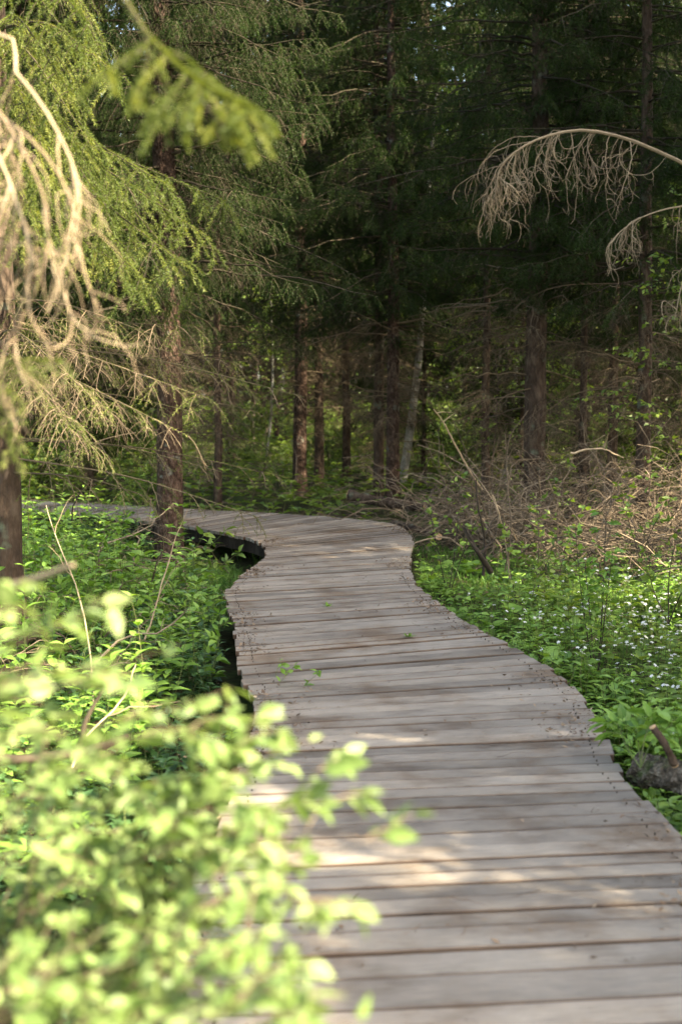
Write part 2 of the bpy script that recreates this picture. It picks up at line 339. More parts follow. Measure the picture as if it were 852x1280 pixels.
# ---------------------------------------------------------------- boardwalk
def build_boardwalk():
    root = empty('boardwalk', (0.4, 4, 0), 'winding weathered grey plank boardwalk curving left into the spruce wood', 'boardwalk')
    root["kind"] = 'structure'
    off = np.array([0.4, 4, 0])
    step = 0.145
    total = DS[-1]
    edges = [0.0]
    while edges[-1] < total: edges.append(edges[-1] + step * random.uniform(.86, 1.12))
    e = np.clip(np.array(edges), 0, total - 1e-4)
    EL = smooth_interp(e, DL); ER = smooth_interp(e, DR)
    mb = MB(); mb.uv = []
    tri_uv = []; quad_uv = []
    nx = 10
    for i in range(len(e) - 1):
        gap = random.choice([.004, .006, .007, .009, .010, .012, .016])
        a0, a1, b0, b1 = EL[i], EL[i + 1], ER[i], ER[i + 1]
        ax = (b0 - a0); ax = ax / np.linalg.norm(ax); pr = np.array([-ax[1], ax[0]])
        el = random.uniform(-.015, .018); er = random.uniform(-.015, .018)
        if random.random() < .06: er += random.uniform(.01, .03)
        rot = random.uniform(-.003, .003)
        zb = random.uniform(-.003, .003); tilt = random.uniform(-.004, .004); bow = random.uniform(-.004, .004)
        ch = .005
        t = np.linspace(0, 1, nx)
        A = (a0[None] - ax * el) * (1 - t[:, None]) + (b0[None] + ax * er) * t[:, None] + pr * (gap / 2 + rot * (t[:, None] - .5) * 2)
        B = (a1[None] - ax * el) * (1 - t[:, None]) + (b1[None] + ax * er) * t[:, None] - pr * (gap / 2 - rot * (t[:, None] - .5) * 2)
        z = zb + bow * np.sin(t * math.pi) + np.random.default_rng(i).normal(size=nx) * .0006
        W = B - A; wl_ = np.linalg.norm(W, axis=1, keepdims=True); Wn = W / wl_
        prof = [(A, z - .032), (A, z - ch), (A + Wn * ch, z), ((A + B) / 2, z + random.uniform(-.002, .001)), (B - Wn * ch, z + tilt), (B, z + tilt - ch), (B, z + tilt - .032)]
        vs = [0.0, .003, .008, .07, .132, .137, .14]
        V = np.stack([np.concatenate([p, zz[:, None]], 1) for p, zz in prof], 1)  # nx,7,3
        np_ = len(prof)
        ii = np.arange(nx - 1)[:, None]; jj = np.arange(np_)[None]; j2 = (jj + 1) % np_
        Q = np.stack([ii * np_ + jj, (ii + 1) * np_ + jj, (ii + 1) * np_ + j2, ii * np_ + j2], -1).reshape(-1, 4)
        capQ = np.array([[0, 1, 5, 6], [1, 2, 4, 5], [(nx - 1) * np_ + 6, (nx - 1) * np_ + 5, (nx - 1) * np_ + 1, (nx - 1) * np_ + 0], [(nx - 1) * np_ + 5, (nx - 1) * np_ + 4, (nx - 1) * np_ + 2, (nx - 1) * np_ + 1]])
        Qa = np.concatenate([Q, capQ])
        r = random.random() ** .9
        mb.add(V.reshape(-1, 3) - off, Q=Qa, rQ=r)
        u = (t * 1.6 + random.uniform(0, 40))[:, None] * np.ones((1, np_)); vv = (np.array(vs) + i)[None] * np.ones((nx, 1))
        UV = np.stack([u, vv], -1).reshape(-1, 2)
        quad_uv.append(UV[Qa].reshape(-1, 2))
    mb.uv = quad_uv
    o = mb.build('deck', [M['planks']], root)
    sm_ = MB(); a6 = np.arange(6) / 6 * 6.283
    for i in range(len(e) - 1):
        if EL[i][1] > 12: break
        for tt in (.05, .95):
            for w_ in (.25, .75):
                if random.random() < .3: continue
                c0 = (EL[i] * (1 - w_) + EL[i + 1] * w_) * (1 - tt) + (ER[i] * (1 - w_) + ER[i + 1] * w_) * tt + np.array([random.uniform(-.006, .006), random.uniform(-.005, .005)])
                rr_ = .0032; top = .0075
                V = np.stack([c0[0] + rr_ * np.cos(a6) - off[0], c0[1] + rr_ * np.sin(a6) - off[1], np.full(6, top)], -1); V = np.concatenate([V, V - [0, 0, .014]])
                sm_.add(V, Q=[[j, (j + 1) % 6, (j + 1) % 6 + 6, j + 6] for j in range(6)] + [[0, 1, 2, 3], [0, 3, 4, 5]])
    so_ = sm_.build('screw_heads', [M['stem_dark']], root); so_['kind'] = 'stuff'
    bm = MB()
    for side in (0.05, .5, 0.95):
        b = MB()
        s = np.linspace(0, total - .01, 120)
        l = smooth_interp(s, DL); r_ = smooth_interp(s, DR); c = l * (1 - side) + r_ * side
        T = nrm(np.gradient(c, axis=0)); Nn = np.stack([-T[:, 1], T[:, 0]], -1)
        hw = .035
        ring = np.stack([np.concatenate([c + Nn * hw, np.full((120, 1), -.035)], 1), np.concatenate([c - Nn * hw, np.full((120, 1), -.035)], 1),
                         np.concatenate([c - Nn * hw, np.full((120, 1), -.17)], 1), np.concatenate([c + Nn * hw, np.full((120, 1), -.17)], 1)], 1)
        ii = np.arange(119)[:, None]; jj = np.arange(4)[None]
        Q = np.stack([ii * 4 + jj, ii * 4 + (jj + 1) % 4, (ii + 1) * 4 + (jj + 1) % 4, (ii + 1) * 4 + jj], -1).reshape(-1, 4)
        b.add(ring.reshape(-1, 3) - off, Q=Q); b.build('edge_beam', [M['beam']], root)
    for s0 in np.arange(2.5, total - 1, 2.4):
        for side in (0.13, .87):
            l = smooth_interp(np.array([s0]), DL)[0]; r_ = smooth_interp(np.array([s0]), DR)[0]; c = l * (1 - side) + r_ * side
            b = MB(); b.tubes(np.array([[[c[0], c[1], -.75], [c[0], c[1], -.5], [c[0], c[1], -.172]]]) - off, .06, sides=10); b.build('support_post', [M['beam']], root, smooth=False)
build_boardwalk()

# ---------------------------------------------------------------- twigs, branches, trees
def curves(B, D, L, droop, k=6, jit=.04, lift=0.0):
    n = len(B); t = np.linspace(0, 1, k)[None, :, None]
    L = np.broadcast_to(L, (n,))[:, None, None]; droop = np.broadcast_to(droop, (n,))[:, None, None]
    P = B[:, None] + D[:, None] * L * t
    P[..., 2] += (-(droop * L * t ** 2) + lift * L * t ** 3)[..., 0]
    J = np.cumsum(rng.normal(size=(n, k, 3)) * jit, axis=1) * L / math.sqrt(k); J -= J[:, :1]
    return P + J
def sample(P, idx, t):
    k = P.shape[1]; x = t * (k - 1); i = np.clip(x.astype(int), 0, k - 2); f = (x - i)[:, None]
    a = P[idx, i]; b = P[idx, i + 1]
    return a * (1 - f) + b * f, nrm(b - a)
def side_twigs(P, per, tmin, tmax, Lf, ang, droop, k=5, updown=0.0, jit=.05, fwd=.6):
    """children of paths P: per child count, Lf(t)->length"""
    n = len(P); idx = np.repeat(np.arange(n), per)
    t = tmin + (tmax - tmin) * ((np.tile(np.arange(per), n) + rng.random(n * per)) / per)
    b, T = sample(P, idx, t)
    up = np.zeros_like(T); up[:, 2] = 1
    S = nrm(np.cross(T, up)) * np.where(np.tile(np.arange(per), n) % 2 == 0, 1, -1)[:, None]
    D = nrm(T * fwd + S * ang + rng.normal(size=T.shape) * .18 + up * updown)
    L = Lf(t) * rng.uniform(.6, 1.15, len(t))
    plen = np.linalg.norm(np.diff(P, axis=1), axis=2).sum(1)[idx]
    return curves(b, D, L, droop, k, jit), idx, t, L
def needle_on(mb, P, dens, nl, nw, mat, keep=None, spread=.85, t0=0.0):
    """needles along each path, dens = needles per metre"""
    ln = np.linalg.norm(np.diff(P, axis=1), axis=2).sum(1)
    cnt = np.maximum((ln * dens * (1 - t0)).astype(int), 1)
    if keep is not None: cnt = cnt * keep
    idx = np.repeat(np.arange(len(P)), cnt)
    if len(idx) == 0: return
    t = t0 + (1 - t0) * rng.random(len(idx))
    p, T = sample(P, idx, t)
    R = rng.normal(size=T.shape); R = nrm(R - (R * T).sum(-1, keepdims=True) * T)
    R[:, 2] += .25
    D = nrm(T * .75 + R * spread)
    pr = rng.random(len(P))[idx] * .6 + rng.random(len(idx)) * .4
    mb.needles(p, D, nl * rng.uniform(.7, 1.1, len(idx)), nw, mat, rnd=pr)

def trunk_mesh(H, r, lean=(0, 0), wob=.06, sides=14, seed=0, flare=1.5, k=26, z0=-.25):
    g = np.random.default_rng(seed)
    z = z0 + (H - z0) * np.linspace(0, 1, k) ** 1.25
    t = (z - z0) / (H - z0)
    w = np.cumsum(g.normal(size=(k, 2)) * wob / 4, axis=0); w -= w[0]
    P = np.stack([lean[0] * t * H + w[:, 0] * np.sqrt(t), lean[1] * t * H + w[:, 1] * np.sqrt(t), z], -1)
    R = r * ((1 - t) ** .8 * .94 + .06) * (1 + (flare - 1) * np.exp(-(z - z0) / .28))
    mb = MB(); mb.tubes(P[None], R[None], sides=sides, rnd=.5)
    V = mb.v[0].reshape(k, sides, 3); c = P[:, None]
    a = np.arange(sides) / sides * 2 * math.pi
    m = 1 + .07 * np.sin(a * 3 + g.random() * 6)[None] * np.exp(-(z - z0) / .5)[:, None] * 2 + g.normal(size=(k, sides)) * .025
    mb.v[0] = (c + (V - c) * m[..., None]).reshape(-1, 3)
    return mb, P, R

def spruce_crown(mb, P, R, z_lo, z_hi, Lmax, n_br, green=lambda z: 1.0, nl=.03, nw=.007, dens=70, nsec=16, nter=4, droop=.35, mats=(0, 1), seclen=.34, taper=True):
    """whorled drooping branches on trunk path P"""
    zz = np.sort(z_lo + (z_hi - z_lo) * rng.random(n_br))
    i = np.clip(np.searchsorted(P[:, 2], zz), 1, len(P) - 1)
    f = (zz - P[i - 1, 2]) / (P[i, 2] - P[i - 1, 2]); b = P[i - 1] * (1 - f[:, None]) + P[i] * f[:, None]
    az = rng.random(n_br) * 2 * math.pi
    rise = rng.uniform(-.15, .25, n_br)
    D = nrm(np.stack([np.cos(az), np.sin(az), rise], -1))
    rel = (zz - z_lo) / max(P[-1, 2] - z_lo, .1)
    L = Lmax * (np.clip(1 - rel, 0.05, 1) ** (.75 if taper is True else taper) if taper else 1) * rng.uniform(.65, 1.1, n_br)
    main = curves(b, D, L, droop * rng.uniform(.6, 1.3, n_br), 9, .035, lift=.12)
    rb = .006 + .011 * (L / 2.0)
    mb.tubes(main, rb[:, None] * np.linspace(1, .15, 9)[None], 4, mats[0])
    sec, idx, t, Ls = side_twigs(main, nsec, .10, 1.0, lambda t: seclen * (1.15 - t) ** .6, .75, 1.0, 6, -.25)
    sec_keep = (rng.random(len(sec)) < (.35 + .65 * green(zz[idx]))).astype(int)
    mb.tubes(sec, (.0035 * np.linspace(1, .3, 6))[None], 3, mats[0])
    ter, idx2, t2, Lt = side_twigs(sec, nter, .15, 1.0, lambda t: seclen * .42 * (1.1 - t) ** .5, .8, .7, 4, -.1)
    mb.tubes(ter, (.0022 * np.linspace(1, .3, 4))[None], 3, mats[0])
    gz = green(zz)
    gs = (rng.random(len(sec)) < gz[idx] * (.35 + .75 * t)).astype(int)
    needle_on(mb, sec, dens, nl, nw, mats[1], gs)
    needle_on(mb, ter, dens, nl, nw, mats[1], gs[idx2] * (rng.random(len(ter)) < .9))
    needle_on(mb, main, dens * .8, nl, nw, mats[1], (rng.random(n_br) < gz).astype(int), t0=.35)

def make_spruce(H, r, z_dead, z_live, Lmax, n_br, seed, bark, needle='needle_dark', n_dead=26, detail=1.0, lean=(0, 0), cut=None, hi_br=90):
    """trunk, dead lower branches and a green crown; returned as a list of (name, MB, mats)"""
    tm, P, R = trunk_mesh(H, r, lean, seed=seed)
    cm = MB()
    top_vis = min(H - .3, 10.0)
    gf = lambda z: np.clip((z - z_live + 1.6) / 2.2, 0.05, 1)
    spruce_crown(cm, P, R, z_live, top_vis, Lmax, n_br, gf, nl=.038, nw=.0075, dens=170 * detail, nsec=18, nter=4, taper=False)
    if H > 10.6:
        spruce_crown(cm, P, R, top_vis, H - .15, Lmax * .8, hi_br, lambda z: np.ones_like(z), nl=.10, nw=.045, dens=40, nsec=14, nter=2)
    dm = MB()
    zz = z_dead + (z_live - z_dead) * rng.random(n_dead)
    i = np.clip(np.searchsorted(P[:, 2], zz), 1, len(P) - 1); b = P[i]; b = b.copy(); b[:, 2] = zz; b[:, :2] = P[i - 1, :2] * .5 + P[i, :2] * .5
    az = rng.random(n_dead) * 2 * math.pi
    D = nrm(np.stack([np.cos(az), np.sin(az), rng.uniform(-.25, .35, n_dead)], -1))
    L = Lmax * rng.uniform(.25, .95, n_dead) * (.5 + .5 * (zz - z_dead) / max(z_live - z_dead, .1))
    main = curves(b, D, L, .22, 8, .06)
    dm.tubes(main, (.004 + .006 * L)[:, None] * np.linspace(1, .15, 8)[None], 4)
    sec, idx, t, Ls = side_twigs(main, 9, .15, 1, lambda t: .38 * (1.1 - t), .7, .5, 6, -.1, .09)
    dm.tubes(sec, (.003 * np.linspace(1, .35, 6))[None], 3)
    ter, *_ = side_twigs(sec, 3, .2, 1, lambda t: .16 + 0 * t, .8, .6, 4, -.05, .1)
    dm.tubes(ter, (.0016 * np.linspace(1, .5, 4))[None], 3)
    return [('trunk', tm, [M[bark]], True), ('dead_branches', dm, [M['twig_mid']], False), ('crown', cm, [M['twig_brown'], M[needle]], False)]
def place_tree(kind, loc, label, cat, pieces, group=None, rz=0.0):
    root = empty(kind, loc, label, cat, group, rz)
    for nme, mb, mats, sm in pieces: mb.build(nme, mats, root, smooth=sm)
    return root

SPR = 'spruce trees standing in the wood'
protos = []
protos.append(place_tree('spruce_tree', (0, 0, 0), 'x', 'tree', make_spruce(14.5, .125, 1.0, 3.3, 2.3, 165, 11, 'bark_red', n_dead=50), SPR))
protos.append(place_tree('spruce_tree', (0, 0, 0), 'x', 'tree', make_spruce(13.0, .098, 1.3, 3.1, 2.0, 150, 12, 'bark_dark', n_dead=56, lean=(.012, 0)), SPR))
protos.append(place_tree('spruce_tree', (0, 0, 0), 'x', 'tree', make_spruce(15.5, .165, .7, 3.7, 2.5, 170, 13, 'bark_dark', n_dead=64), SPR))
protos.append(place_tree('spruce_tree', (0, 0, 0), 'x', 'tree', make_spruce(10.0, .066, .6, 3.0, 1.3, 90, 14, 'bark_dark', n_dead=46), SPR))
def shade_young(H, seed):  # low dense spruce added out of view, crown shaped to shade the deck
    tm, P, R = trunk_mesh(H, .085, seed=seed); cm = MB()
    spruce_crown(cm, P, R, .9, H - .1, 2.3, 190, lambda z: np.ones_like(z), nl=.072, nw=.034, dens=58, nsec=16, nter=3, seclen=.42, taper=.45)
    return [('trunk', tm, [M['bark_dark']], True), ('crown', cm, [M['twig_brown'], M['needle_dark']], False)]
protos.append(place_tree('spruce_tree', (0, 0, 0), 'x', 'tree', shade_young(9.0, 15), SPR))
def shade_tall(H, seed):  # unseen added spruce, high dense crown shades the deck and spares the herbs
    tm, P, R = trunk_mesh(H, .12, seed=seed); cm = MB()
    spruce_crown(cm, P, R, 5.9, H - .1, 1.9, 170, lambda z: np.ones_like(z), nl=.072, nw=.034, dens=58, nsec=16, nter=3, seclen=.42, droop=.2, taper=.5)
    return [('trunk', tm, [M['bark_dark']], True), ('crown', cm, [M['twig_brown'], M['needle_dark']], False)]
protos.append(place_tree('spruce_tree', (0, 0, 0), 'x', 'tree', shade_tall(11.5, 16), SPR))
protos.append(place_tree('spruce_tree', (0, 0, 0), 'x', 'tree', make_spruce(9.0, .075, .4, 1.1, 1.6, 120, 14, 'bark_dark', n_dead=40), SPR))
used = [False] * 7
def spruce(k, x, y, s, rz, label, group=SPR, sz=None):
    if not used[k]: o = protos[k]; used[k] = True
    else: o = copy_tree(protos[k])
    o.location = (x, y, float(ground_z(np.array(x), np.array(y)))); o.scale = (s, s, sz or s); o.rotation_euler = (0, 0, rz)
    tag(o, label, 'tree', group)
    if group == 'spruces far back in the wood': o['kindno'] = min(k, 3)
    return o
GAPS = [(-60, 212, 'left edge and lichened spruce'), (212, 374, 'lichened spruce and reddish trunk'), (374, 474, 'reddish trunk and close pair'), (474, 607, 'close pair and crooked trunk'),
        (607, 667, 'crooked trunk and thick trunk'), (667, 806, 'thick trunk and dark reddish trunk'), (806, 920, 'dark reddish trunk and right edge')]
ORD = ['first', 'second', 'third', 'fourth', 'fifth', 'sixth', 'seventh', 'eighth', 'ninth', 'tenth', 'eleventh', 'twelfth', 'thirteenth', 'fourteenth', 'fifteenth', 'sixteenth', 'seventeenth', 'eighteenth', 'nineteenth', 'twentieth']
def label_by_gap(objs, what, beside):
    for a, b, nm in GAPS:
        inside = sorted([(o.location.x / o.location.y, o) for o in objs if a <= 426 + FPX * o.location.x / o.location.y < b], key=lambda q: q[0])
        for i, (q, o) in enumerate(inside): o['label'] = f"{what}, {ORD[min(i, 19)]} from left behind gap between {nm}" if i < 20 else f"{what} hidden deepest behind the gap between {nm}"
    for o in objs:
        u = 426 + FPX * o.location.x / o.location.y
        if not (-60 <= u < 920): o['label'] = beside
def xat(u, d): return (u - 426) / FPX * d

# the trunks one can point to in the photograph
named = [
    (0, 374, 24.5, 1.00, 0.3, 'slim sunlit reddish spruce trunk left of centre beyond the bend of the boardwalk'),
    (1, 398, 25.5, 0.95, 1.3, 'straight dark spruce trunk just right of the sunlit reddish one'),
    (3, 432, 27.0, 1.25, 2.0, 'thin dark spruce trunk between the straight dark one and the close pair'),
    (1, 474, 22.5, 0.90, 4.1, 'left trunk of the close pair of spruces behind the bend'),
    (0, 491, 21.5, 0.85, 5.2, 'right trunk of the close pair of spruces behind the bend'),
    (2, 667, 17.5, 0.88, 0.9, 'thickest dark spruce trunk rising out of the dry brushwood on the right'),
    (3, 607, 21.0, 1.05, 3.3, 'thin crooked spruce trunk left of the thick dark one'),
    (3, 728, 17.5, 0.80, 2.3, 'thinnest straight spruce trunk just right of the thick dark one'),
    (1, 763, 20.5, 0.80, 0.2, 'short looking slim spruce trunk in the brush between two thinner ones'),
    (1, 806, 16.5, 0.95, 2.9, 'dark reddish spruce trunk near the right edge of the brushwood'),
    (3, 272, 21.5, 1.0, 1.1, 'thin nearly black spruce trunk right behind the lichened spruce at the bend'),
]
occupied = []
for k, u, d, s, rz, lab in named:
    x = xat(u, d); spruce(k, x, d, s, rz, lab); occupied.append((x, d))

# the wood behind: many more trunks, thinning out to deep shade
far_lab = ['slender dark spruce far back in the shaded wood', 'bare lower spruce trunk far back in the shaded wood', 'tall thick spruce far back in the shaded wood', 'young spruce far back in the shaded wood']
g2 = np.random.default_rng(21)
cnt = 0; tries = 0; far_trees = []
while cnt < 120 and tries < 6000:
    tries += 1
    y = 21 + 44 * g2.random() ** .9; hw = .30 * y + 6
    x = g2.uniform(-hw, hw)
    dmin = 1.6 if y < 32 else 2.0
    if deck_dist(np.array([x]), np.array([y]))[0] < 1.0: continue
    if 19 < y < 30 and -1.6 < x < 2.2 : continue
    if 26.5 < y < 42 and -6 < x < 22 and (g2.random() < .92): continue
    if 21 < y < 27 and 2 < x < 20 and g2.random() < .5: continue
    if any((x - a) ** 2 + (y - b) ** 2 < dmin ** 2 for a, b in occupied): continue
    k = int(g2.choice([0, 1, 2, 6], p=[.3, .3, .2, .2]))
    far_trees.append(spruce(k, x, y, g2.uniform(.8, 1.15), g2.uniform(0, 6.28), 'x', 'spruces far back in the wood')); occupied.append((x, y)); cnt += 1
for x, y, s_ in [(-6.2, 22.5, .8), (-4.3, 24.5, .7), (2.9, 22.8, .7), (5.6, 21.0, .75), (3.8, 28.5, .9), (6.8, 26, .9), (-5.5, 29, .9), (4.9, 23.6, .75), (3.4, 26.5, .8), (1.6, 27.5, .7), (7.6, 22.5, .8)]:
    far_trees.append(spruce(6, x, y, s_, x * 3, 'x', 'spruces far back in the wood')); occupied.append((x, y))
for kk, kw in enumerate(['reddish', 'slender', 'thick', 'young']):
    label_by_gap([o for o in far_trees if o['kindno'] == kk], kw + ' far spruce', kw + ' far spruce standing beyond the sides of the photo')
for o in far_trees: del o['kindno']
# trees beside and behind the viewer, out of frame; added and shaped to shade the walk
side = [(4, 5.2, .85, .78, 1.4), (4, 3.9, 3.4, .5, .6), (4, 7.6, -.2, .92, 1.4), (4, 5.3, 2.75, .78, .4), (4, 5.0, 3.7, .72, 2.2), (4, 6.6, 3.4, .84, 1.9),
        (5, 5.3, 5.0, .80, 3.9), (5, 5.5, 6.3, .84, 5.0), (5, 5.2, 7.4, .82, 1.0), (5, 5.4, 9.5, .82, 2.0), (5, 5.4, 11.6, .86, .3), (5, 7.4, 7.0, 1.15, .3), 
        (5, 7.3, 5.0, 1.1, 4.4), (5, 7.6, 12.4, 1.15, 2.5), (5, 9.5, 15.5, 1.2, 2.6), (2, 11.5, 8.5, .75, 1.6), (5, 6.6, 14.6, 1.0, 3.4), (0, 12.5, 12.5, .95, 0),
        (6, 13.5, 18.5, .9, 2.2), (6, 10.2, 19.5, 1.0, 5.2), (6, 7.6, 18.6, .95, 3.0), (2, -7.5, 14.5, .9, .5), (1, -6.3, 10.5, .9, 2.5), (0, -7.0, 5.5, 1.0, 3.5),
        (2, -9.0, 19.5, 1.0, .3), (0, -10.5, 9.0, 1.0, 1.1), (2, 16.5, 13.0, 1.0, 1.1)]
for k, x, y, s, rz in side:
    spruce(k, x, y, s, rz, 'unseen spruce tree added beside the walk to shade it', 'unseen spruces added beside the walk'); occupied.append((x, y))

def birch(base, top, r, label):
    b = np.array(base); b[2] = -.3; e = np.array(top); mb = MB(); k = 16
    P = b + (e - b) * np.linspace(0, 1, k)[:, None] * 2.3; P[:, 0] += .08 * np.sin(np.linspace(0, 5, k))
    root = empty('birch_tree', b, label, 'tree'); mb.tubes((P - b)[None], (r * np.linspace(1, .3, k))[None], 9); mb.build('trunk', [M['bark_pale']], root, smooth=True)
    cm = MB(); br, *_ = side_twigs((P - b)[None], 22, .45, 1, lambda t: 1.5 * (1.2 - t), .9, .2, 7, .4)
    cm.tubes(br, (.012 * np.linspace(1, .2, 7))[None], 4); tw, *_ = side_twigs(br, 10, .2, 1, lambda t: .5 + 0 * t, .8, .5, 5); cm.tubes(tw, (.003 * np.linspace(1, .4, 5))[None], 3)
    p, i_, t_ = tw[:, -1], 0, 0; idx = np.repeat(np.arange(len(tw)), 9); q, T = sample(tw, idx, rng.random(len(idx)))
    cm.leaves(q, nrm(T + rng.normal(size=T.shape) * .8 - [0, 0, .4]), rng.normal(size=T.shape), .06, .042, 1, simple=True); cm.build('crown', [M['twig_brown'], M['leaf_wood']], root)
birch(at(502, 560, 26.5), at(523, 395, 26.5), .085, 'pale birch trunk leaning right just behind the close pair of spruces')
birch(at(628, 600, 25.0), at(640, 460, 25.0), .05, 'thin pale birch trunk just left of the thick dark spruce trunk')
birch(at(331, 590, 32.0), at(337, 470, 32.0), .035, 'thin pale birch trunk seen left of the sunlit reddish spruce trunk')

# ---------------------------------------------------------------- near spruces on the left, dead branches
def spline(pts, k=12):
    p = np.array(pts, float); n = len(p)
    p = np.concatenate([[2 * p[0] - p[1]], p, [2 * p[-1] - p[-2]]])
    out = []
    for x in np.linspace(0, n - 1 - 1e-6, k):
        i = int(x); t = x - i; a, b, c, d = p[i], p[i + 1], p[i + 2], p[i + 3]
        out.append(.5 * (2 * b + (c - a) * t + (2 * a - 5 * b + 4 * c - d) * t * t + (3 * b - a - 3 * c + d) * t ** 3))
    return np.array(out)
def curl_twigs(P, per, tmin, tmax, Lf, k=9, th0=.1, th1=2.6, rnd=.22):
    """twigs that leave along the branch, bend down and hook back under it"""
    n = len(P); idx = np.repeat(np.arange(n), per); m = n * per
    t = tmin + (tmax - tmin) * rng.random(m)
    b, T = sample(P, idx, t); L = Lf(t) * rng.uniform(.5, 1.2, m)
    Th = T.copy(); Th[:, 2] *= .4; Th = nrm(Th + rng.normal(size=T.shape) * rnd)
    a0 = th0 + rng.normal(size=m) * .35; a1 = a0 + (th1 - th0) * rng.uniform(.35, 1.2, m)
    u = np.linspace(0, 1, k - 1)[None]; th = a0[:, None] + (a1 - a0)[:, None] * u ** rng.uniform(.7, 1.8, m)[:, None]
    dirs = np.cos(th)[..., None] * Th[:, None] + np.sin(th)[..., None] * np.array([0, 0, -1.0])
    S = nrm(np.cross(Th, [0, 0, 1.0])); sw = rng.normal(size=m) * .45
    dirs = dirs + S[:, None] * (sw[:, None] * np.sin(u * 3 + sw[:, None]))[..., None] + rng.normal(size=dirs.shape) * .13
    P2 = np.concatenate([b[:, None], b[:, None] + np.cumsum(nrm(dirs) * (L / (k - 1))[:, None, None], axis=1)], 1)
    return P2, idx, t
def hero_branch(mb, pts, nsec, seclen, green, nl=.017, nw=.0032, dens=330, nter=5, r0=.012, droop=.5, tmin=.15, mats=(0, 1), terf=.38, tsp=.8):
    P = spline(pts, 14)[None]
    mb.tubes(P, np.linspace(r0, r0 * .15, 14)[None], 6, mats[0])
    sec, idx, t, L = side_twigs(P, nsec, tmin, 1.0, lambda t: seclen * (1.15 - t) ** .6, .8, droop, 7, -.15, .04)
    mb.tubes(sec, (.0032 * np.linspace(1, .4, 7))[None], 4, mats[0])
    ter, i2, t2, L2 = side_twigs(sec, nter, .12, 1.0, lambda t: seclen * terf * (1.15 - t), tsp, .55, 5, -.1, .05)
    mb.tubes(ter, (.0017 * np.linspace(1, .5, 5))[None], 3, mats[0])
    gs = (rng.random(len(sec)) < green).astype(int)
    needle_on(mb, sec, dens, nl, nw, mats[1], gs); needle_on(mb, ter, dens, nl, nw, mats[1], gs[i2])
    if green > .4: needle_on(mb, P, dens, nl, nw, mats[1], t0=.35)

# --- the lichened spruce at the inside of the bend
def bend_spruce():
    d = 15.3; base = at(211, 706, d); base[2] = -.33
    root = empty('spruce_tree', base, 'reddish spruce trunk with grey lichen standing in the green nook inside the bend', 'tree')
    tm, P, R = trunk_mesh(15.0, .150, (.012, 0), wob=.10, sides=20, seed=5, flare=1.35, k=40)
    tm.build('trunk', [M['bark_red']], root, smooth=True)
    cm = MB()
    spruce_crown(cm, P, R, 2.7, 8.0, 2.2, 190, lambda z: np.clip((z - 1.5) / 1.5, 0, 1), nl=.024, nw=.0055, dens=260, nsec=20, nter=5)
    spruce_crown(cm, P, R, 8.0, 14.8, 1.8, 70, lambda z: np.ones_like(z), nl=.09, nw=.035, dens=26, nsec=12, nter=2)
    cm.build('crown', [M['twig_brown'], M['needle_dark']], root)
    dm = MB()
    for j in range(26):
        z = rng.uniform(1.3, 3.0); a = rng.uniform(0, 6.28); L = rng.uniform(.5, 1.9)
        p0 = np.array([.012 * z, 0, z]); e = p0 + np.array([math.cos(a) * L, math.sin(a) * L, rng.uniform(-.35, .1)]); m = (p0 + e) / 2 + [0, 0, .08]
        hero_branch(dm, [p0, m, e], 12, .35, .12, dens=160, nl=.02, nw=.004, nter=4, r0=.009)
    dm.build('dead_branches', [M['twig_brown'], M['needle_dark']], root)
bend_spruce(); occupied.append((-1.85, 15.3))

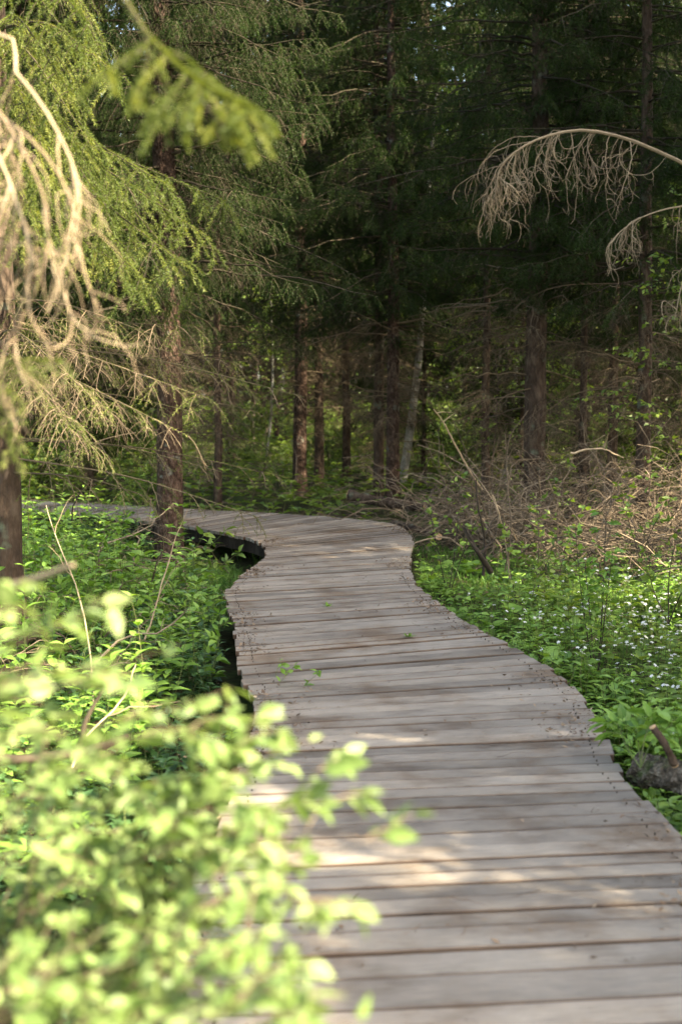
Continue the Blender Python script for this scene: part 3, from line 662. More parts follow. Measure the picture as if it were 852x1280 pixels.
# --- the spruce whose trunk stands at the left edge of the picture, with sunlit branches
def edge_spruce():
    bx, by = -2.03, 8.6
    root = empty('spruce_tree', (bx, by, -.33), 'spruce at the left edge of the photo with sunlit fresh green branches', 'tree')
    off = np.array([bx, by, -.33])
    tm, P, R = trunk_mesh(12.5, .115, (-.004, 0), sides=18, seed=9, flare=1.3, k=36)
    tm.build('trunk', [M['bark_dark']], root, smooth=True)
    cm = MB()
    spruce_crown(cm, P, R, 4.6, 7.2, 1.7, 44, lambda z: np.ones_like(z), nl=.022, nw=.0045, dens=190, nsec=18, nter=4)
    spruce_crown(cm, P, R, 7.2, 12.2, 1.3, 60, lambda z: np.ones_like(z), nl=.07, nw=.028, dens=30, nsec=12, nter=2)
    gm = MB()
    T = lambda z: np.array([bx, by, z])
    fresh = [((60, 30), 8.0, (150, 95), 7.3), ((30, 60), 7.8, (120, 190), 7.0), ((60, 150), 7.6, (215, 235), 7.0), ((90, 190), 7.8, (265, 300), 7.2),
             ((70, 215), 7.6, (235, 335), 6.9), ((100, 180), 8.0, (290, 255), 7.8), ((60, 235), 7.3, (180, 350), 6.6), ((40, 120), 7.5, (130, 260), 6.8),
             ((20, 20), 7.4, (90, 120), 6.6), ((20, 110), 7.2, (60, 230), 6.4),
             ((110, 210), 8.2, (250, 360), 7.9), ((40, -40), 7.3, (110, 30), 6.7), ((10, 200), 7.0, (60, 320), 6.3), ((90, 240), 8.3, (215, 385), 8.2), ((40, 260), 8.0, (150, 330), 7.7)]
    for (u0, v0), d0, (u1, v1), d1 in fresh:
        a = at(u0, v0, d0); b = at(u1, v1, d1); z0 = a[2] + .12
        hero_branch(gm, [T(z0) - off, a - off, b - off], 17, .40, .99, dens=850, nl=.020, nw=.0034, nter=3, r0=.011, droop=.75, tmin=.25, terf=.5)
    half = [((90, 400), 8.4, (250, 408), 7.6), ((70, 432), 8.2, (265, 500), 7.2), ((60, 460), 8.0, (235, 545), 7.0), ((80, 380), 8.2, (210, 425), 7.8),
            ((50, 500), 8.0, (120, 560), 7.0), ((30, 420), 7.8, (140, 520), 6.6), ((60, 410), 8.8, (300, 455), 9.0), ((20, 450), 7.4, (90, 540), 6.2),
            ((90, 440), 8.8, (225, 470), 8.9)]
    hm = MB()
    for (u0, v0), d0, (u1, v1), d1 in half:
        a = at(u0, v0, d0); b = at(u1, v1, d1)
        hero_branch(hm, [T(a[2] + .05) - off, a - off, b - off], 20, .36, .62, dens=300, nter=5, r0=.008, droop=.7, tmin=.2)
    for _ in range(14):
        z = rng.uniform(1.0, 2.1); e = np.array([bx + rng.uniform(.5, 1.9), by + rng.uniform(-1.5, .6), z - rng.uniform(0, .4)])
        hero_branch(hm, [T(z) - off, (T(z) + e) / 2 + [0, 0, .06] - off, e - off], 10, .3, .45, dens=260, nter=4, r0=.007, droop=.7)
    gm.build('green_branches', [M['twig_brown'], M['needle_light']], root)
    hm.build('half_dead_branches', [M['twig_mid'], M['needle_light']], root)
    cm.build('crown', [M['twig_brown'], M['needle_light']], root)
edge_spruce(); occupied.append((-2.03, 8.6))

# --- the nearest spruce, trunk out of frame to the left
def near_spruce():
    bx, by = -2.25, 3.5; off = np.array([bx, by, -.33])
    root = empty('spruce_tree', off, 'nearest spruce with blurred green branch and tan curled dead twigs at upper left', 'tree')
    tm, P, R = trunk_mesh(9.0, .09, (0, 0), sides=14, seed=19, k=30)
    tm.build('trunk', [M['bark_dark']], root, smooth=True)
    T = lambda z: np.array([bx, by, z])
    gm = MB()
    def hb(pts, **k): hero_branch(gm, [p - off for p in pts], **k)
    hb([T(3.0), at(60, -160, 3.0), at(160, 10, 2.75), at(215, 75, 2.6), at(262, 112, 2.5), at(318, 138, 2.42)], nsec=13, seclen=.24, green=1.0, nl=.011, nw=.0042, dens=2200, nter=2, r0=.008, droop=.35, tmin=.5, terf=.35, tsp=.5)
    hb([at(170, 20, 2.72), at(185, 60, 2.7), at(178, 110, 2.68), at(190, 150, 2.66)], nsec=6, seclen=.08, green=1.0, nl=.014, nw=.0042, dens=1500, nter=2, r0=.005, droop=.3)
    hb([at(235, 95, 2.58), at(262, 140, 2.5), at(290, 165, 2.46), at(300, 182, 2.44)], nsec=6, seclen=.07, green=1.0, nl=.014, nw=.0042, dens=1500, nter=2, r0=.005, droop=.2)
    hb([T(1.9), at(-80, 470, 3.3), at(10, 452, 3.1), at(75, 452, 3.0)], nsec=16, seclen=.14, green=.95, nl=.014, nw=.0028, dens=500, nter=3, r0=.006, droop=.4)
    hb([T(1.9), at(-60, 470, 3.3), at(0, 500, 3.2), at(18, 575, 3.15)], nsec=14, seclen=.12, green=.95, nl=.014, nw=.0028, dens=500, nter=3, r0=.006, droop=.4)
    gm.build('green_branches', [M['twig_brown'], M['needle_light']], root)
    dm = MB()
    mains = [[T(2.7), at(-120, 60, 3.2), at(-20, 130, 3.05), at(45, 180, 2.95), at(85, 240, 2.9), at(100, 310, 2.88), at(70, 390, 2.9)],
             [T(2.6), at(-120, 90, 3.1), at(-30, 110, 3.0), at(30, 190, 2.9), at(60, 270, 2.85), at(50, 350, 2.85), at(10, 430, 2.9)],
             [T(2.5), at(-100, 150, 3.1), at(-20, 170, 2.95), at(20, 250, 2.85), at(40, 330, 2.8), at(20, 400, 2.85)],
             [T(2.75), at(-60, 20, 3.3), at(20, 90, 3.15), at(75, 170, 3.05), at(100, 260, 3.0), at(60, 390, 3.0)]]
    P = np.stack([spline([q - off for q in m], 16) for m in mains])
    dm.tubes(P, (.0040 * np.linspace(1, .35, 16))[None], 6)
    c1, i1, t1 = curl_twigs(P, 6, .3, .98, lambda t: .27 + 0 * t, k=14, th0=1.2, th1=3.0, rnd=.28)
    dm.tubes(c1, (.0024 * np.linspace(1, .4, 14))[None], 5)
    c2, i2, t2 = curl_twigs(c1, 3, .1, .7, lambda t: .17 + 0 * t, k=8, th0=.4, th1=2.0, rnd=.5)
    dm.tubes(c2, (.0013 * np.linspace(1, .5, 8))[None], 4)
    dm.build('dead_branches', [M['twig_tan']], root)
    cm = MB()
    spruce_crown(cm, P=np.stack([np.zeros(30), np.zeros(30), np.linspace(0, 9, 30)], -1), R=None, z_lo=4.2, z_hi=8.9, Lmax=1.3, n_br=50, green=lambda z: np.ones_like(z), nl=.07, nw=.028, dens=30, nsec=12, nter=2)
    cm.build('crown', [M['twig_brown'], M['needle_light']], root)
near_spruce()

# --- the spruce out of frame on the right with pale drooping dead branches reaching in
def right_spruce():
    bx, by = 3.1, 7.9; off = np.array([bx, by, -.2]); T = lambda z: np.array([bx, by, z])
    root = empty('spruce_tree', off, 'spruce beyond the right edge reaching pale arching dead branches into the photo', 'tree')
    tm, P, R = trunk_mesh(8.0, .085, sides=14, seed=29, k=30); tm.build('trunk', [M['bark_dark']], root, smooth=True)
    dm = MB()
    def arch(pts, r, n1, l1, n2, l2):
        p = spline([q - off for q in pts], 20)[None]
        dm.tubes(p, (r * np.linspace(1, .3, 20))[None], 6)
        c1, i1, t1 = curl_twigs(p, n1, .35, .98, lambda t: l1 * (1.25 - .5 * t), k=16, th0=.6, th1=3.4, rnd=.5)
        dm.tubes(c1, (.0024 * np.linspace(1, .35, 16))[None], 4)
        c2, i2, t2 = curl_twigs(c1, n2, .08, .8, lambda t: l2 + 0 * t, k=10, th0=.5, th1=3.0, rnd=.4)
        dm.tubes(c2, (.0017 * np.linspace(1, .45, 10))[None], 3)
        c3, i3, t3 = curl_twigs(c2, 1, .2, .9, lambda t: l2 * .5 + 0 * t, k=6, th0=.5, th1=2.4, rnd=.5)
        dm.tubes(c3, (.0010 * np.linspace(1, .5, 6))[None], 3)
    arch([T(2.75), at(930, 235, 7.4), at(852, 203, 7.2), at(790, 176, 7.1), at(735, 163, 7.0), at(690, 168, 6.95), at(652, 184, 6.9), at(626, 208, 6.9), at(618, 240, 6.9)], .012, 44, .40, 4, .16)
    arch([T(2.2), at(900, 262, 7.2), at(852, 258, 7.1), at(810, 268, 7.0), at(780, 285, 7.0), at(760, 305, 7.0)], .006, 14, .26, 3, .12)
    arch([T(2.1), at(905, 330, 7.2), at(858, 345, 7.1), at(842, 400, 7.1)], .007, 8, .24, 3, .12)
    dm.build('dead_branches', [M['twig_dull']], root)
    cm = MB()
    spruce_crown(cm, P, R, 3.2, 7.9, 1.35, 46, lambda z: np.ones_like(z), nl=.05, nw=.018, dens=45, nsec=12, nter=3)
    cm.build('crown', [M['twig_brown'], M['needle_dark']], root)
right_spruce()

# ---------------------------------------------------------------- broadleaf shrubs and saplings
def leafy(mb, tw, per, L, W, mat, t0=.1, simple=False, up=.55, droopy=.25):
    n = len(tw); idx = np.repeat(np.arange(n), per); t = t0 + (1 - t0) * rng.random(n * per)
    p, T = sample(tw, idx, t)
    S = rng.normal(size=T.shape); S = nrm(S - (S * T).sum(-1, keepdims=True) * T); S[:, 2] *= .4
    D = nrm(T * .6 + S * .9 - np.array([0, 0, droopy]) * rng.random((len(T), 1)))
    N = nrm(np.array([0, 0, 1.0]) * up + rng.normal(size=T.shape) * .35)
    side = np.cross(N, D)
    Ls = L * rng.uniform(.55, 1.15, len(T))
    mb.leaves(p + D * Ls[:, None] * .12, D, side, Ls, Ls * (W / L) * rng.uniform(.85, 1.15, len(T)), mat, simple=simple)
def bush_mb(n_st, H, spread, nside, L, W, per, simple=True, seed=0, sub=4, upright=1.0):
    mb = MB(); az = rng.random(n_st) * 6.283; b = np.stack([np.cos(az), np.sin(az), 0 * az], -1) * .12 * rng.random((n_st, 1))
    D = nrm(np.stack([np.cos(az) * spread, np.sin(az) * spread, upright * np.ones(n_st)], -1) + rng.normal(size=(n_st, 3)) * .15)
    st = curves(b, D, H * rng.uniform(.6, 1.1, n_st), .18, 9, .05)
    mb.tubes(st, (.004 + .006 * H / 2) * np.linspace(1, .2, 9)[None], 4, 0)
    s1, i1, t1, L1 = side_twigs(st, nside, .15, 1, lambda t: .38 * H * (1.15 - t) ** .8 + .05, .9, .25, 6, .15, .06)
    mb.tubes(s1, (.0028 * np.linspace(1, .4, 6))[None], 3, 0)
    s2, i2, t2, L2 = side_twigs(s1, sub, .2, 1, lambda t: .13 * H * (1.2 - t) + .04, .9, .25, 4, 0, .05)
    mb.tubes(s2, (.0015 * np.linspace(1, .5, 4))[None], 3, 0)
    leafy(mb, s1, per, L, W, 1, simple=simple); leafy(mb, s2, per, L, W, 1, simple=simple); leafy(mb, st, per, L, W, 1, t0=.5, simple=simple)
    return mb
def proto_bush(name, cat, grp, mb, mats, part='foliage'):
    r = empty(name, (0, 0, 0), 'x', cat, grp)
    # stems and leaves as two parts
    stem, fol = MB(), MB()
    stem.v = mb.v; stem.n = mb.n; fol.v = mb.v; fol.n = mb.n
    def split(T, R, Mx, mt):
        a = [(t, r_, m_) for t, r_, m_ in zip(T, R, Mx) if m_[0] == mt]
        return [x[0] for x in a], [x[1] for x in a], [m_[2] * 0 for m_ in a]
    out = []
    for tgt, mt in ((stem, 0), (fol, 1)):
        tgt.t, tgt.tr, tgt.tm = split(mb.t, mb.tr, mb.tm, mt); tgt.q, tgt.qr, tgt.qm = split(mb.q, mb.qr, mb.qm, mt)
        # drop unused vertices
        V = np.concatenate(tgt.v); use = np.zeros(len(V), bool)
        for arr in tgt.t + tgt.q: use[arr.ravel()] = True
        mp = np.cumsum(use) - 1; tgt.v = [V[use]]; tgt.t = [mp[a] for a in tgt.t]; tgt.q = [mp[a] for a in tgt.q]
    stem.build('stems', [mats[0]], r); fol.build(part, [mats[1]], r)
    return r
B1 = proto_bush('leafy_bush', 'bush', 'leafy bushes in the understorey', bush_mb(9, 1.7, .55, 10, .075, .045, 6), [M['stem_dark'], M['leaf_wood']])
B2 = proto_bush('leafy_bush', 'bush', 'leafy bushes in the understorey', bush_mb(7, 2.4, .4, 12, .085, .05, 5), [M['stem_dark'], M['leaf_wood']])
S1 = proto_bush('sapling', 'sapling', 'thin leafy saplings between the spruces', bush_mb(1, 4.6, .06, 30, .07, .042, 7, sub=5), [M['stem_dark'], M['leaf_wood']])
S2 = proto_bush('sapling', 'sapling', 'thin leafy saplings between the spruces', bush_mb(2, 6.0, .12, 26, .075, .045, 6, sub=6), [M['stem_dark'], M['leaf_wood']])
ub = {}
def inst(o, x, y, s, rz, label, z=None):
    if o.name in ub: c = copy_tree(o)
    else: c = o; ub[o.name] = 1
    c.location = (x, y, float(ground_z(np.array(x), np.array(y))) if z is None else z); c.scale = (s, s, s); c.rotation_euler = (0, 0, rz); c["label"] = label; return c
g3 = np.random.default_rng(5)
nb = 0; bushes = []; saps = []
while nb < 62:
    y = 19.5 + 30 * g3.random(); x = g3.uniform(-.27 * y - 1, .27 * y + 1)
    if deck_dist(np.array([x]), np.array([y]))[0] < .9: continue
    bushes.append(inst(B1 if g3.random() < .5 else B2, x, y, g3.uniform(.6, 1.2), g3.uniform(0, 6.28), 'bush')); nb += 1
for x, y, s, rz in [(3.9, 15.5, 1.0, 0), (4.6, 19, 1.1, 2), (2.3, 20.5, .9, 1), (5.6, 23, 1.2, 4), (3.2, 25, 1.1, 3), (-.2, 30, 1.2, 5), (-3.0, 24, 1.0, 2.4), (-5.2, 27, 1.2, .4), (1.2, 35, 1.3, 2), (-2.2, 38, 1.3, 1), (6.6, 30, 1.3, 0)]:
    saps.append(inst(S1 if rz % 2 < 1 else S2, x, y, s, rz, 'sapling'))
label_by_gap(bushes, 'leafy bush', 'leafy bush in the wood beyond the sides of the photo'); label_by_gap(saps, 'thin sapling', 'thin sapling beyond the sides of the photo')

# ---------------------------------------------------------------- shrubs in front of the lens at the left
def front_shrub(name, root_xy, tips, L, W, label, per=9, nside=9, r=.0026, tan=4, sidelen=.22):
    base = np.array([root_xy[0], root_xy[1], -.33]); root = empty(name, base, label, 'shrub')
    sm, fm = MB(), MB(); paths = []
    for u, v, d in tips:
        e = at(u, v, d); b = base + np.array([rng.uniform(-.22, .22), rng.uniform(-.3, .3), 0])
        m = b * .45 + e * .55 + np.array([-.05, 0, .30 * abs(e[2] - b[2]) + .03]) * rng.uniform(.5, 1.1)
        paths.append(spline([b - base, m - base, e - base], 12))
    P = np.stack(paths)
    sm.tubes(P, (r * np.linspace(1, .3, 12))[None], 5)
    s1, i1, t1, L1 = side_twigs(P, nside, .3, 1.0, lambda t: sidelen * (1.2 - t) + .04, .8, .25, 6, .1, .06)
    sm.tubes(s1, (.0016 * np.linspace(1, .5, 6))[None], 4)
    L *= .9; W *= .9; leafy(fm, s1, per + 1, L, W, 0, droopy=.4); leafy(fm, P, per + 4, L, W, 0, t0=.45, droopy=.4)
    sm.build('stems', [M['twig_mid']], root); fm.build('foliage', [M['leaf_shrub']], root)
front_shrub('broadleaf_shrub', (-.95, 2.3), [(20, 740, 2.0), (130, 745, 2.0), (60, 800, 1.9), (150, 820, 2.1), (0, 850, 1.9), (225, 805, 2.15), (100, 880, 1.9), (-60, 780, 1.9), (30, 920, 2.2), (290, 860, 2.2), (200, 900, 2.0), (60, 740, 1.8), (180, 850, 1.9), (70, 850, 2.1)], .050, .027,
            'blurred yellow-green shrub whose upper leaves reach highest at the left edge', per=4, nside=5)
front_shrub('broadleaf_shrub', (-.62, 2.2), [(330, 880, 2.1), (300, 930, 2.05), (400, 960, 1.9), (470, 1045, 1.75), (360, 1010, 1.9), (250, 960, 2.1), (420, 1000, 1.85), (200, 1000, 2.1), (310, 1040, 2.0), (150, 960, 2.2), (340, 940, 1.95), (380, 1060, 1.85), (270, 900, 2.0), (260, 1040, 2.1)], .047, .025,
            'blurred sunlit shrub leaning over the boardwalk edge below the forked twig', per=7, nside=8)
front_shrub('broadleaf_shrub', (-.55, 1.75), [(420, 1130, 1.6), (400, 1190, 1.5), (450, 1270, 1.45), (340, 1150, 1.6), (300, 1230, 1.5), (380, 1260, 1.5), (250, 1270, 1.6), (430, 1240, 1.5), (200, 1180, 1.8), (380, 1180, 1.6), (300, 1180, 1.7), (410, 1280, 1.5), (280, 1120, 1.9)], .040, .022,
            'blurred sunlit shrub at the bottom edge beside the nearest planks', per=7, nside=7, sidelen=.15)
front_shrub('broadleaf_shrub', (-.85, 2.5), [(20, 1010, 2.5), (90, 1040, 2.4), (150, 1080, 2.4), (200, 1120, 2.3), (60, 1120, 2.3), (120, 1180, 2.2), (10, 1150, 2.3), (240, 1060, 2.5), (180, 1030, 2.6), (40, 960, 2.6), (230, 1180, 2.2), (100, 1240, 2.0), (30, 1230, 2.1), (80, 960, 2.4), (140, 1010, 2.3), (170, 1160, 2.2), (60, 1060, 2.3), (230, 1240, 2.0)], .037, .020,
            'dense small-leaved sunlit shrub filling the lower left corner', per=6, nside=9, sidelen=.2)
front_shrub('broadleaf_shrub', (-.9, 1.7), [(10, 1200, 1.7), (80, 1210, 1.7), (150, 1250, 1.6), (40, 1260, 1.6), (130, 1160, 1.8), (200, 1270, 1.6), (-30, 1130, 1.8), (90, 1150, 1.8), (170, 1200, 1.7)], .037, .021,
            'low sunlit shrub in the very bottom left corner', per=6, nside=8, sidelen=.16)

# ---------------------------------------------------------------- ground cover
def herbs(n, xr, yr, hr, L, W, pairs, mat, name, label, cat, patch=0.5, seed=1, margin=.0, cone=None, bright=None, simple=False, stemm='stem_green', fn=None):
    g = np.random.default_rng(seed)
    x = g.uniform(*xr, n * 3); y = g.uniform(*yr, n * 3)
    keep = deck_dist(x, y) > margin
    if hr[1] > .3: keep &= ~((x > -2.3) & (x < -.7) & (y > 11.3) & (y < 15.6))
    if cone: keep &= (np.abs(x) < cone * y + .7)
    if fn is not None: keep &= fn(x, y)
    f = np.sin(x * 2.1 + seed) * np.cos(y * 1.7 + seed * 2) + .6 * np.sin(x * 5.3 + y * 3.7)
    keep &= g.random(len(x)) < np.clip(.62 + patch * f, .04, 1)
    x = x[keep][:n]; y = y[keep][:n]; n = len(x); z = ground_z(x, y)
    h = g.uniform(*hr, n) * (1 + .45 * np.sin(x * 2.9 + y * 1.7 + seed) * np.cos(y * 2.3 - x)) * np.where(g.random(n) < .12, 1.5, 1)
    b = np.stack([x, y, z - .02], -1)
    dd = np.clip(deck_dist(x, y), 0, 1)
    D = nrm(np.stack([g.normal(size=n) * .18, g.normal(size=n) * .18, np.ones(n)], -1))
    st = curves(b, D, h, .08, 6, .05)
    mb = MB(); mb.tubes(st, (.0022 * np.linspace(1, .5, 6))[None], 3, 0)
    for k in range(pairs):
        t = (k + 1) / pairs * .98 if pairs > 1 else .95
        tt = np.clip(np.full(n, t) + g.normal(size=n) * .02, .05, .999)
        p, T = sample(st, np.arange(n), tt)
        az = g.uniform(0, .6, n) + (k % 2) * math.pi / 2 + x * 7
        sc_ = (.45 + .75 * math.sin(math.pi * min(1, (k + 1.2) / (pairs + .9)))) * g.uniform(.75, 1.15, n)
        for sgn in (0, math.pi):
            o = np.stack([np.cos(az + sgn), np.sin(az + sgn), .25 + .35 * t + g.normal(size=n) * .15], -1)
            S = np.stack([-np.sin(az + sgn), np.cos(az + sgn), g.normal(size=n) * .2], -1)
            mb.leaves(p, o, S, L * sc_, W * sc_, 1, rnd=np.clip(.25 + .5 * t + g.normal(size=n) * .15, 0, 1), curl=.28, simple=simple)
    o = mb.build(name, [M[stemm], M[mat]]); tag(o, label, cat, kind='stuff'); return x, y, z, h
right = lambda x, y: x > -.2 + 0 * y
herbs(2500, (.4, 5.5), (3.2, 17), (.16, .36), .070, .032, 5, 'leaf_herb', 'undergrowth', 'green leafy herbs covering the ground right of the boardwalk', 'undergrowth', seed=3, cone=.26, fn=lambda x, y: (x > .4) & (y < 12.6 + .8 * np.sin(x * 3)))
herbs(700, (.9, 3.5), (3.6, 9), (.20, .36), .085, .036, 4, 'leaf_herb', 'undergrowth', 'broader nettle-like leaves hugging the right boardwalk edge', 'undergrowth', seed=4, cone=.27, fn=lambda x, y: (x > .6) & (deck_dist(x, y) < .55))
herbs(2500, (-5, -.3), (3.2, 17), (.18, .46), .076, .034, 5, 'leaf_dark', 'undergrowth', 'dark green leafy undergrowth left of the boardwalk', 'undergrowth', seed=6, cone=.27, fn=lambda x, y: (x < -.2))
herbs(620, (-4.6, -.6), (6.0, 16.5), (.45, .85), .10, .048, 7, 'leaf_herb', 'undergrowth', 'taller nettle stems rising from the undergrowth left of the boardwalk', 'undergrowth', seed=8, cone=.27, fn=lambda x, y: (x < -.9) & ((y < 11.3) | (x < -2.4)))
herbs(2600, (-14, 14), (15.5, 40), (.25, .6), .13, .07, 3, 'leaf_wood', 'undergrowth', 'low green undergrowth behind the bend of the boardwalk', 'undergrowth', seed=9, cone=.30, simple=True, margin=.15, fn=lambda x, y: (y > 18.8))

def grass(n, xr, yr, hr, seed, name, label, fn=None, margin=-.02):
    g = np.random.default_rng(seed); x = g.uniform(*xr, n * 2); y = g.uniform(*yr, n * 2)
    keep = (deck_dist(x, y) > margin)
    if fn is not None: keep &= fn(x, y)
    x = x[keep][:n]; y = y[keep][:n]; n = len(x)
    b = np.stack([x, y, ground_z(x, y) - .01], -1); D = nrm(np.stack([g.normal(size=n) * .35, g.normal(size=n) * .35, np.ones(n)], -1))
    P = curves(b, D, g.uniform(*hr, n), .5, 4, .03)
    S = nrm(np.cross(D, g.normal(size=(n, 3)))); w = np.array([1, .9, .6, .05])[None, :, None] * .0045
    V = np.stack([P - S[:, None] * w, P + S[:, None] * w], 2).reshape(n, 8, 3)
    i = np.arange(n)[:, None] * 8
    Q = np.concatenate([i + [0, 1, 3, 2], i + [2, 3, 5, 4], i + [4, 5, 7, 6]], 0)
    mb = MB(); mb.add(V, Q=Q, rQ=np.tile(g.random(n), 3)); o = mb.build(name, [M['grass']]); tag(o, label, 'grass', kind='stuff')
herbs(420, (.6, 5.5), (5.5, 11.2), (.30, .62), .095, .050, 5, 'leaf_wood', 'undergrowth', 'taller pale leafed plants standing above the herbs on the right', 'undergrowth', seed=14, cone=.26, fn=lambda x, y: (x > .6) & (deck_dist(x, y) > .35))
herbs(160, (-4, 4.5), (4.5, 15), (.12, .25), .16, .10, 2, 'leaf_herb', 'undergrowth', 'scattered broad low leaves among the finer herbs', 'undergrowth', seed=15, cone=.27)
grass(9000, (-3.2, -.4), (10.5, 17.5), (.12, .30), 11, 'grass', 'short bright grass in the nook inside the bend')
grass(9000, (.4, 5), (4, 16), (.10, .30), 12, 'grass', 'grass blades among the herbs on the right', fn=lambda x, y: x < .27 * y + .5)

def flowers():
    g = np.random.default_rng(31); n = 900
    cx = np.array([2.1, 1.7, 2.6, 2.2, 3.0]); cyy = np.array([8.4, 9.6, 7.6, 10.6, 9.8])
    k = g.integers(0, 5, n); x = cx[k] + g.normal(size=n) * .42; y = cyy[k] + g.normal(size=n) * .8
    m = (deck_dist(x, y) > .1); x, y = x[m], y[m]; n = len(x)
    b = np.stack([x, y, ground_z(x, y)], -1); D = nrm(np.stack([g.normal(size=n) * .15, g.normal(size=n) * .15, np.ones(n)], -1))
    st = curves(b, D, g.uniform(.26, .40, n), .05, 5, .05); mb = MB(); mb.tubes(st, (.0011 * np.ones(5))[None], 3, 0)
    e = st[:, -1]; a0 = g.random(n) * 6.28; tl = g.normal(size=(n, 3)) * .35
    N = nrm(np.array([0, 0, 1]) + tl)
    for j in range(5):
        a = a0 + j * 1.2566; o = np.stack([np.cos(a), np.sin(a), 0 * a], -1); o = nrm(o - (o * N).sum(-1, keepdims=True) * N)
        mb.leaves(e, o, np.cross(N, o), .015, .012, 1, simple=True)
    o = mb.build('wildflowers', [M['stem_green'], M['petal']]); tag(o, 'scatter of tiny white flowers among the herbs on the right', 'flowers', kind='stuff')
flowers()

# ---------------------------------------------------------------- dry brushwood and dead sticks
def brush(n, xr, yr, hr, seed, name, label, mat='twig_grey', fn=None, lay=.5):
    global rng
    g = np.random.default_rng(seed); x = g.uniform(*xr, n * 2); y = g.uniform(*yr, n * 2); keep = deck_dist(x, y) > .12
    if fn is not None: keep &= fn(x, y)
    x = x[keep][:n]; y = y[keep][:n]; n = len(x)
    z = ground_z(x, y) + g.random(n) * .35
    az = g.random(n) * 6.283; el = g.uniform(.2, 1.5, n) * (1 - lay * .4)
    D = np.stack([np.cos(az) * np.cos(el), np.sin(az) * np.cos(el), np.sin(el)], -1)
    P = curves(np.stack([x, y, z], -1), D, g.uniform(*hr, n), g.uniform(.1, .7, n), 9, .10)
    P[..., 2] = np.maximum(P[..., 2], ground_z(P[..., 0], P[..., 1]) + .01)
    mb = MB(); mb.tubes(P, (g.uniform(.0035, .011, n)[:, None] * np.linspace(1, .3, 9)[None]), 4)
    s1, *_ = side_twigs(P, 5, .15, 1, lambda t: .42 * (1.2 - t), .8, .25, 6, .1, .12)
    mb.tubes(s1, (.0032 * np.linspace(1, .5, 6))[None], 3)
    s2, *_ = side_twigs(s1, 2, .2, 1, lambda t: .14 + 0 * t, .8, .25, 4, 0, .12)
    mb.tubes(s2, (.0018 * np.linspace(1, .6, 4))[None], 3)
    o = mb.build(name, [M[mat]]); tag(o, label, 'brushwood', kind='stuff')
brush(720, (.75, 5.0), (11.8, 17.5), (.9, 2.1), 41, 'brushwood', 'tangle of dry grey brown twigs under the dark trunks on the right', fn=lambda x, y: (x > .75 + .0 * y) & (x < .27 * y + .8) & (y > 17.3 - x * 1.65) )
brush(60, (-4.5, -.8), (7.5, 14), (.5, 1.1), 42, 'brushwood', 'scattered dry twigs in the undergrowth on the left', fn=lambda x, y: x > -.27 * y - .5)
brush(150, (-7, 7), (18.8, 30), (.6, 1.7), 43, 'brushwood', 'dead fallen twigs on the floor of the wood behind the bend')

def stick(name, pts, r, label, cat, mat='twig_tan', forks=(), group=None, k=14, sides=8, taper=.35, rough=.0):
    p0 = np.array(pts[0], float); mb = MB()
    P = spline([np.array(q) - p0 for q in pts], k)
    P = P + np.cumsum(rng.normal(size=P.shape) * rough, 0)
    rr = r * np.linspace(1, taper, k) * (1 + rng.normal(size=k) * .09)
    mb.tubes(P[None], rr[None], sides)
    for t, d, l in forks:
        b, T = sample(P[None], np.array([0]), np.array([t])); d = nrm(np.array(d, float))
        mb.tubes(curves(b, d[None], l, .15, 7, .06), (r * .5 * np.linspace(1, .3, 7))[None], 6)
    mats = [M[mat]]
    if taper > .6:   # cut faces of a log
        mats.append(M['cut_wood'])
        for e, q in ((0, 1), (-1, -2)):
            ax = nrm(P[e] - P[q]); a = np.array([ax * .002, ax * .008]) + P[e]
            mb.tubes(a[None], rr[e] * .93, sides, mat=1)
    o = mb.build(name, mats, loc=None, smooth=True); o.location = p0
    tag(o, label, cat, group); return o
small_specs = []
G = 'dead branches sticking out of the brush on the right'
stick('dead_branch', [at(602, 612, 15.5), at(570, 560, 15.3), at(555, 530, 15.2), at(542, 512, 15.1)], .013, 'leaning pale broken branch with a short side stub left of the thick dark trunk', 'branch', 'twig_tan', [(.7, (.5, 0, .5), .2), (.9, (.8, .1, .1), .16)], G, rough=.004)
stick('dead_branch', [at(604, 720, 11.5), at(606, 680, 11.5), at(598, 640, 11.4), at(592, 600, 11.4)], .014, 'upright nearly black dead stem beside the pale broken sticks', 'branch', 'stem_dark', [(.4, (.5, .1, .8), .3)], G, rough=.004)
stick('dead_branch', [at(612, 715, 11.4), at(596, 690, 11.3), at(586, 672, 11.3), at(577, 655, 11.3)], .024, 'thick black crooked dead stump leaning left in the brush', 'branch', 'stem_dark', [(.5, (-.4, 0, .9), .25), (.3, (.6, .1, .6), .25)], G, rough=.004)
stick('dead_branch', [at(637, 724, 11.2), at(633, 690, 11.2), at(626, 650, 11.1), at(616, 618, 11.1)], .010, 'pale yellow snapped stick standing upright at the edge of the herbs', 'branch', 'twig_tan', [(.55, (.8, 0, -.35), .28), (.75, (-.3, 0, .8), .2)], G, rough=.003)
stick('dead_branch', [at(631, 715, 11.0), at(640, 660, 11.0), at(634, 560, 11.2), at(660, 515, 11.3)], .006, 'long thin grey stem bending right at its tip above the brush', 'branch', 'twig_grey', [], G, rough=.004)
stick('dead_branch', [at(712, 566, 14), at(750, 560, 14), at(775, 572, 14.2)], .012, 'horizontal broken branch lying on top of the brush on the right', 'branch', 'twig_grey', [(.5, (.2, 0, .9), .2)], G, rough=.006)
stick('dead_branch', [at(800, 720, 9.5), at(830, 712, 9.3), at(870, 705, 9.2)], .008, 'thin pale stick lying across the herbs at the right edge', 'branch', 'twig_tan', [], G)
stick('dead_branch', [at(650, 860, 8.6), at(700, 820, 9.4), at(745, 795, 9.9)], .010, 'thin brown stick half sunk in the herbs near the white flowers', 'branch', 'twig_brown', [], G)
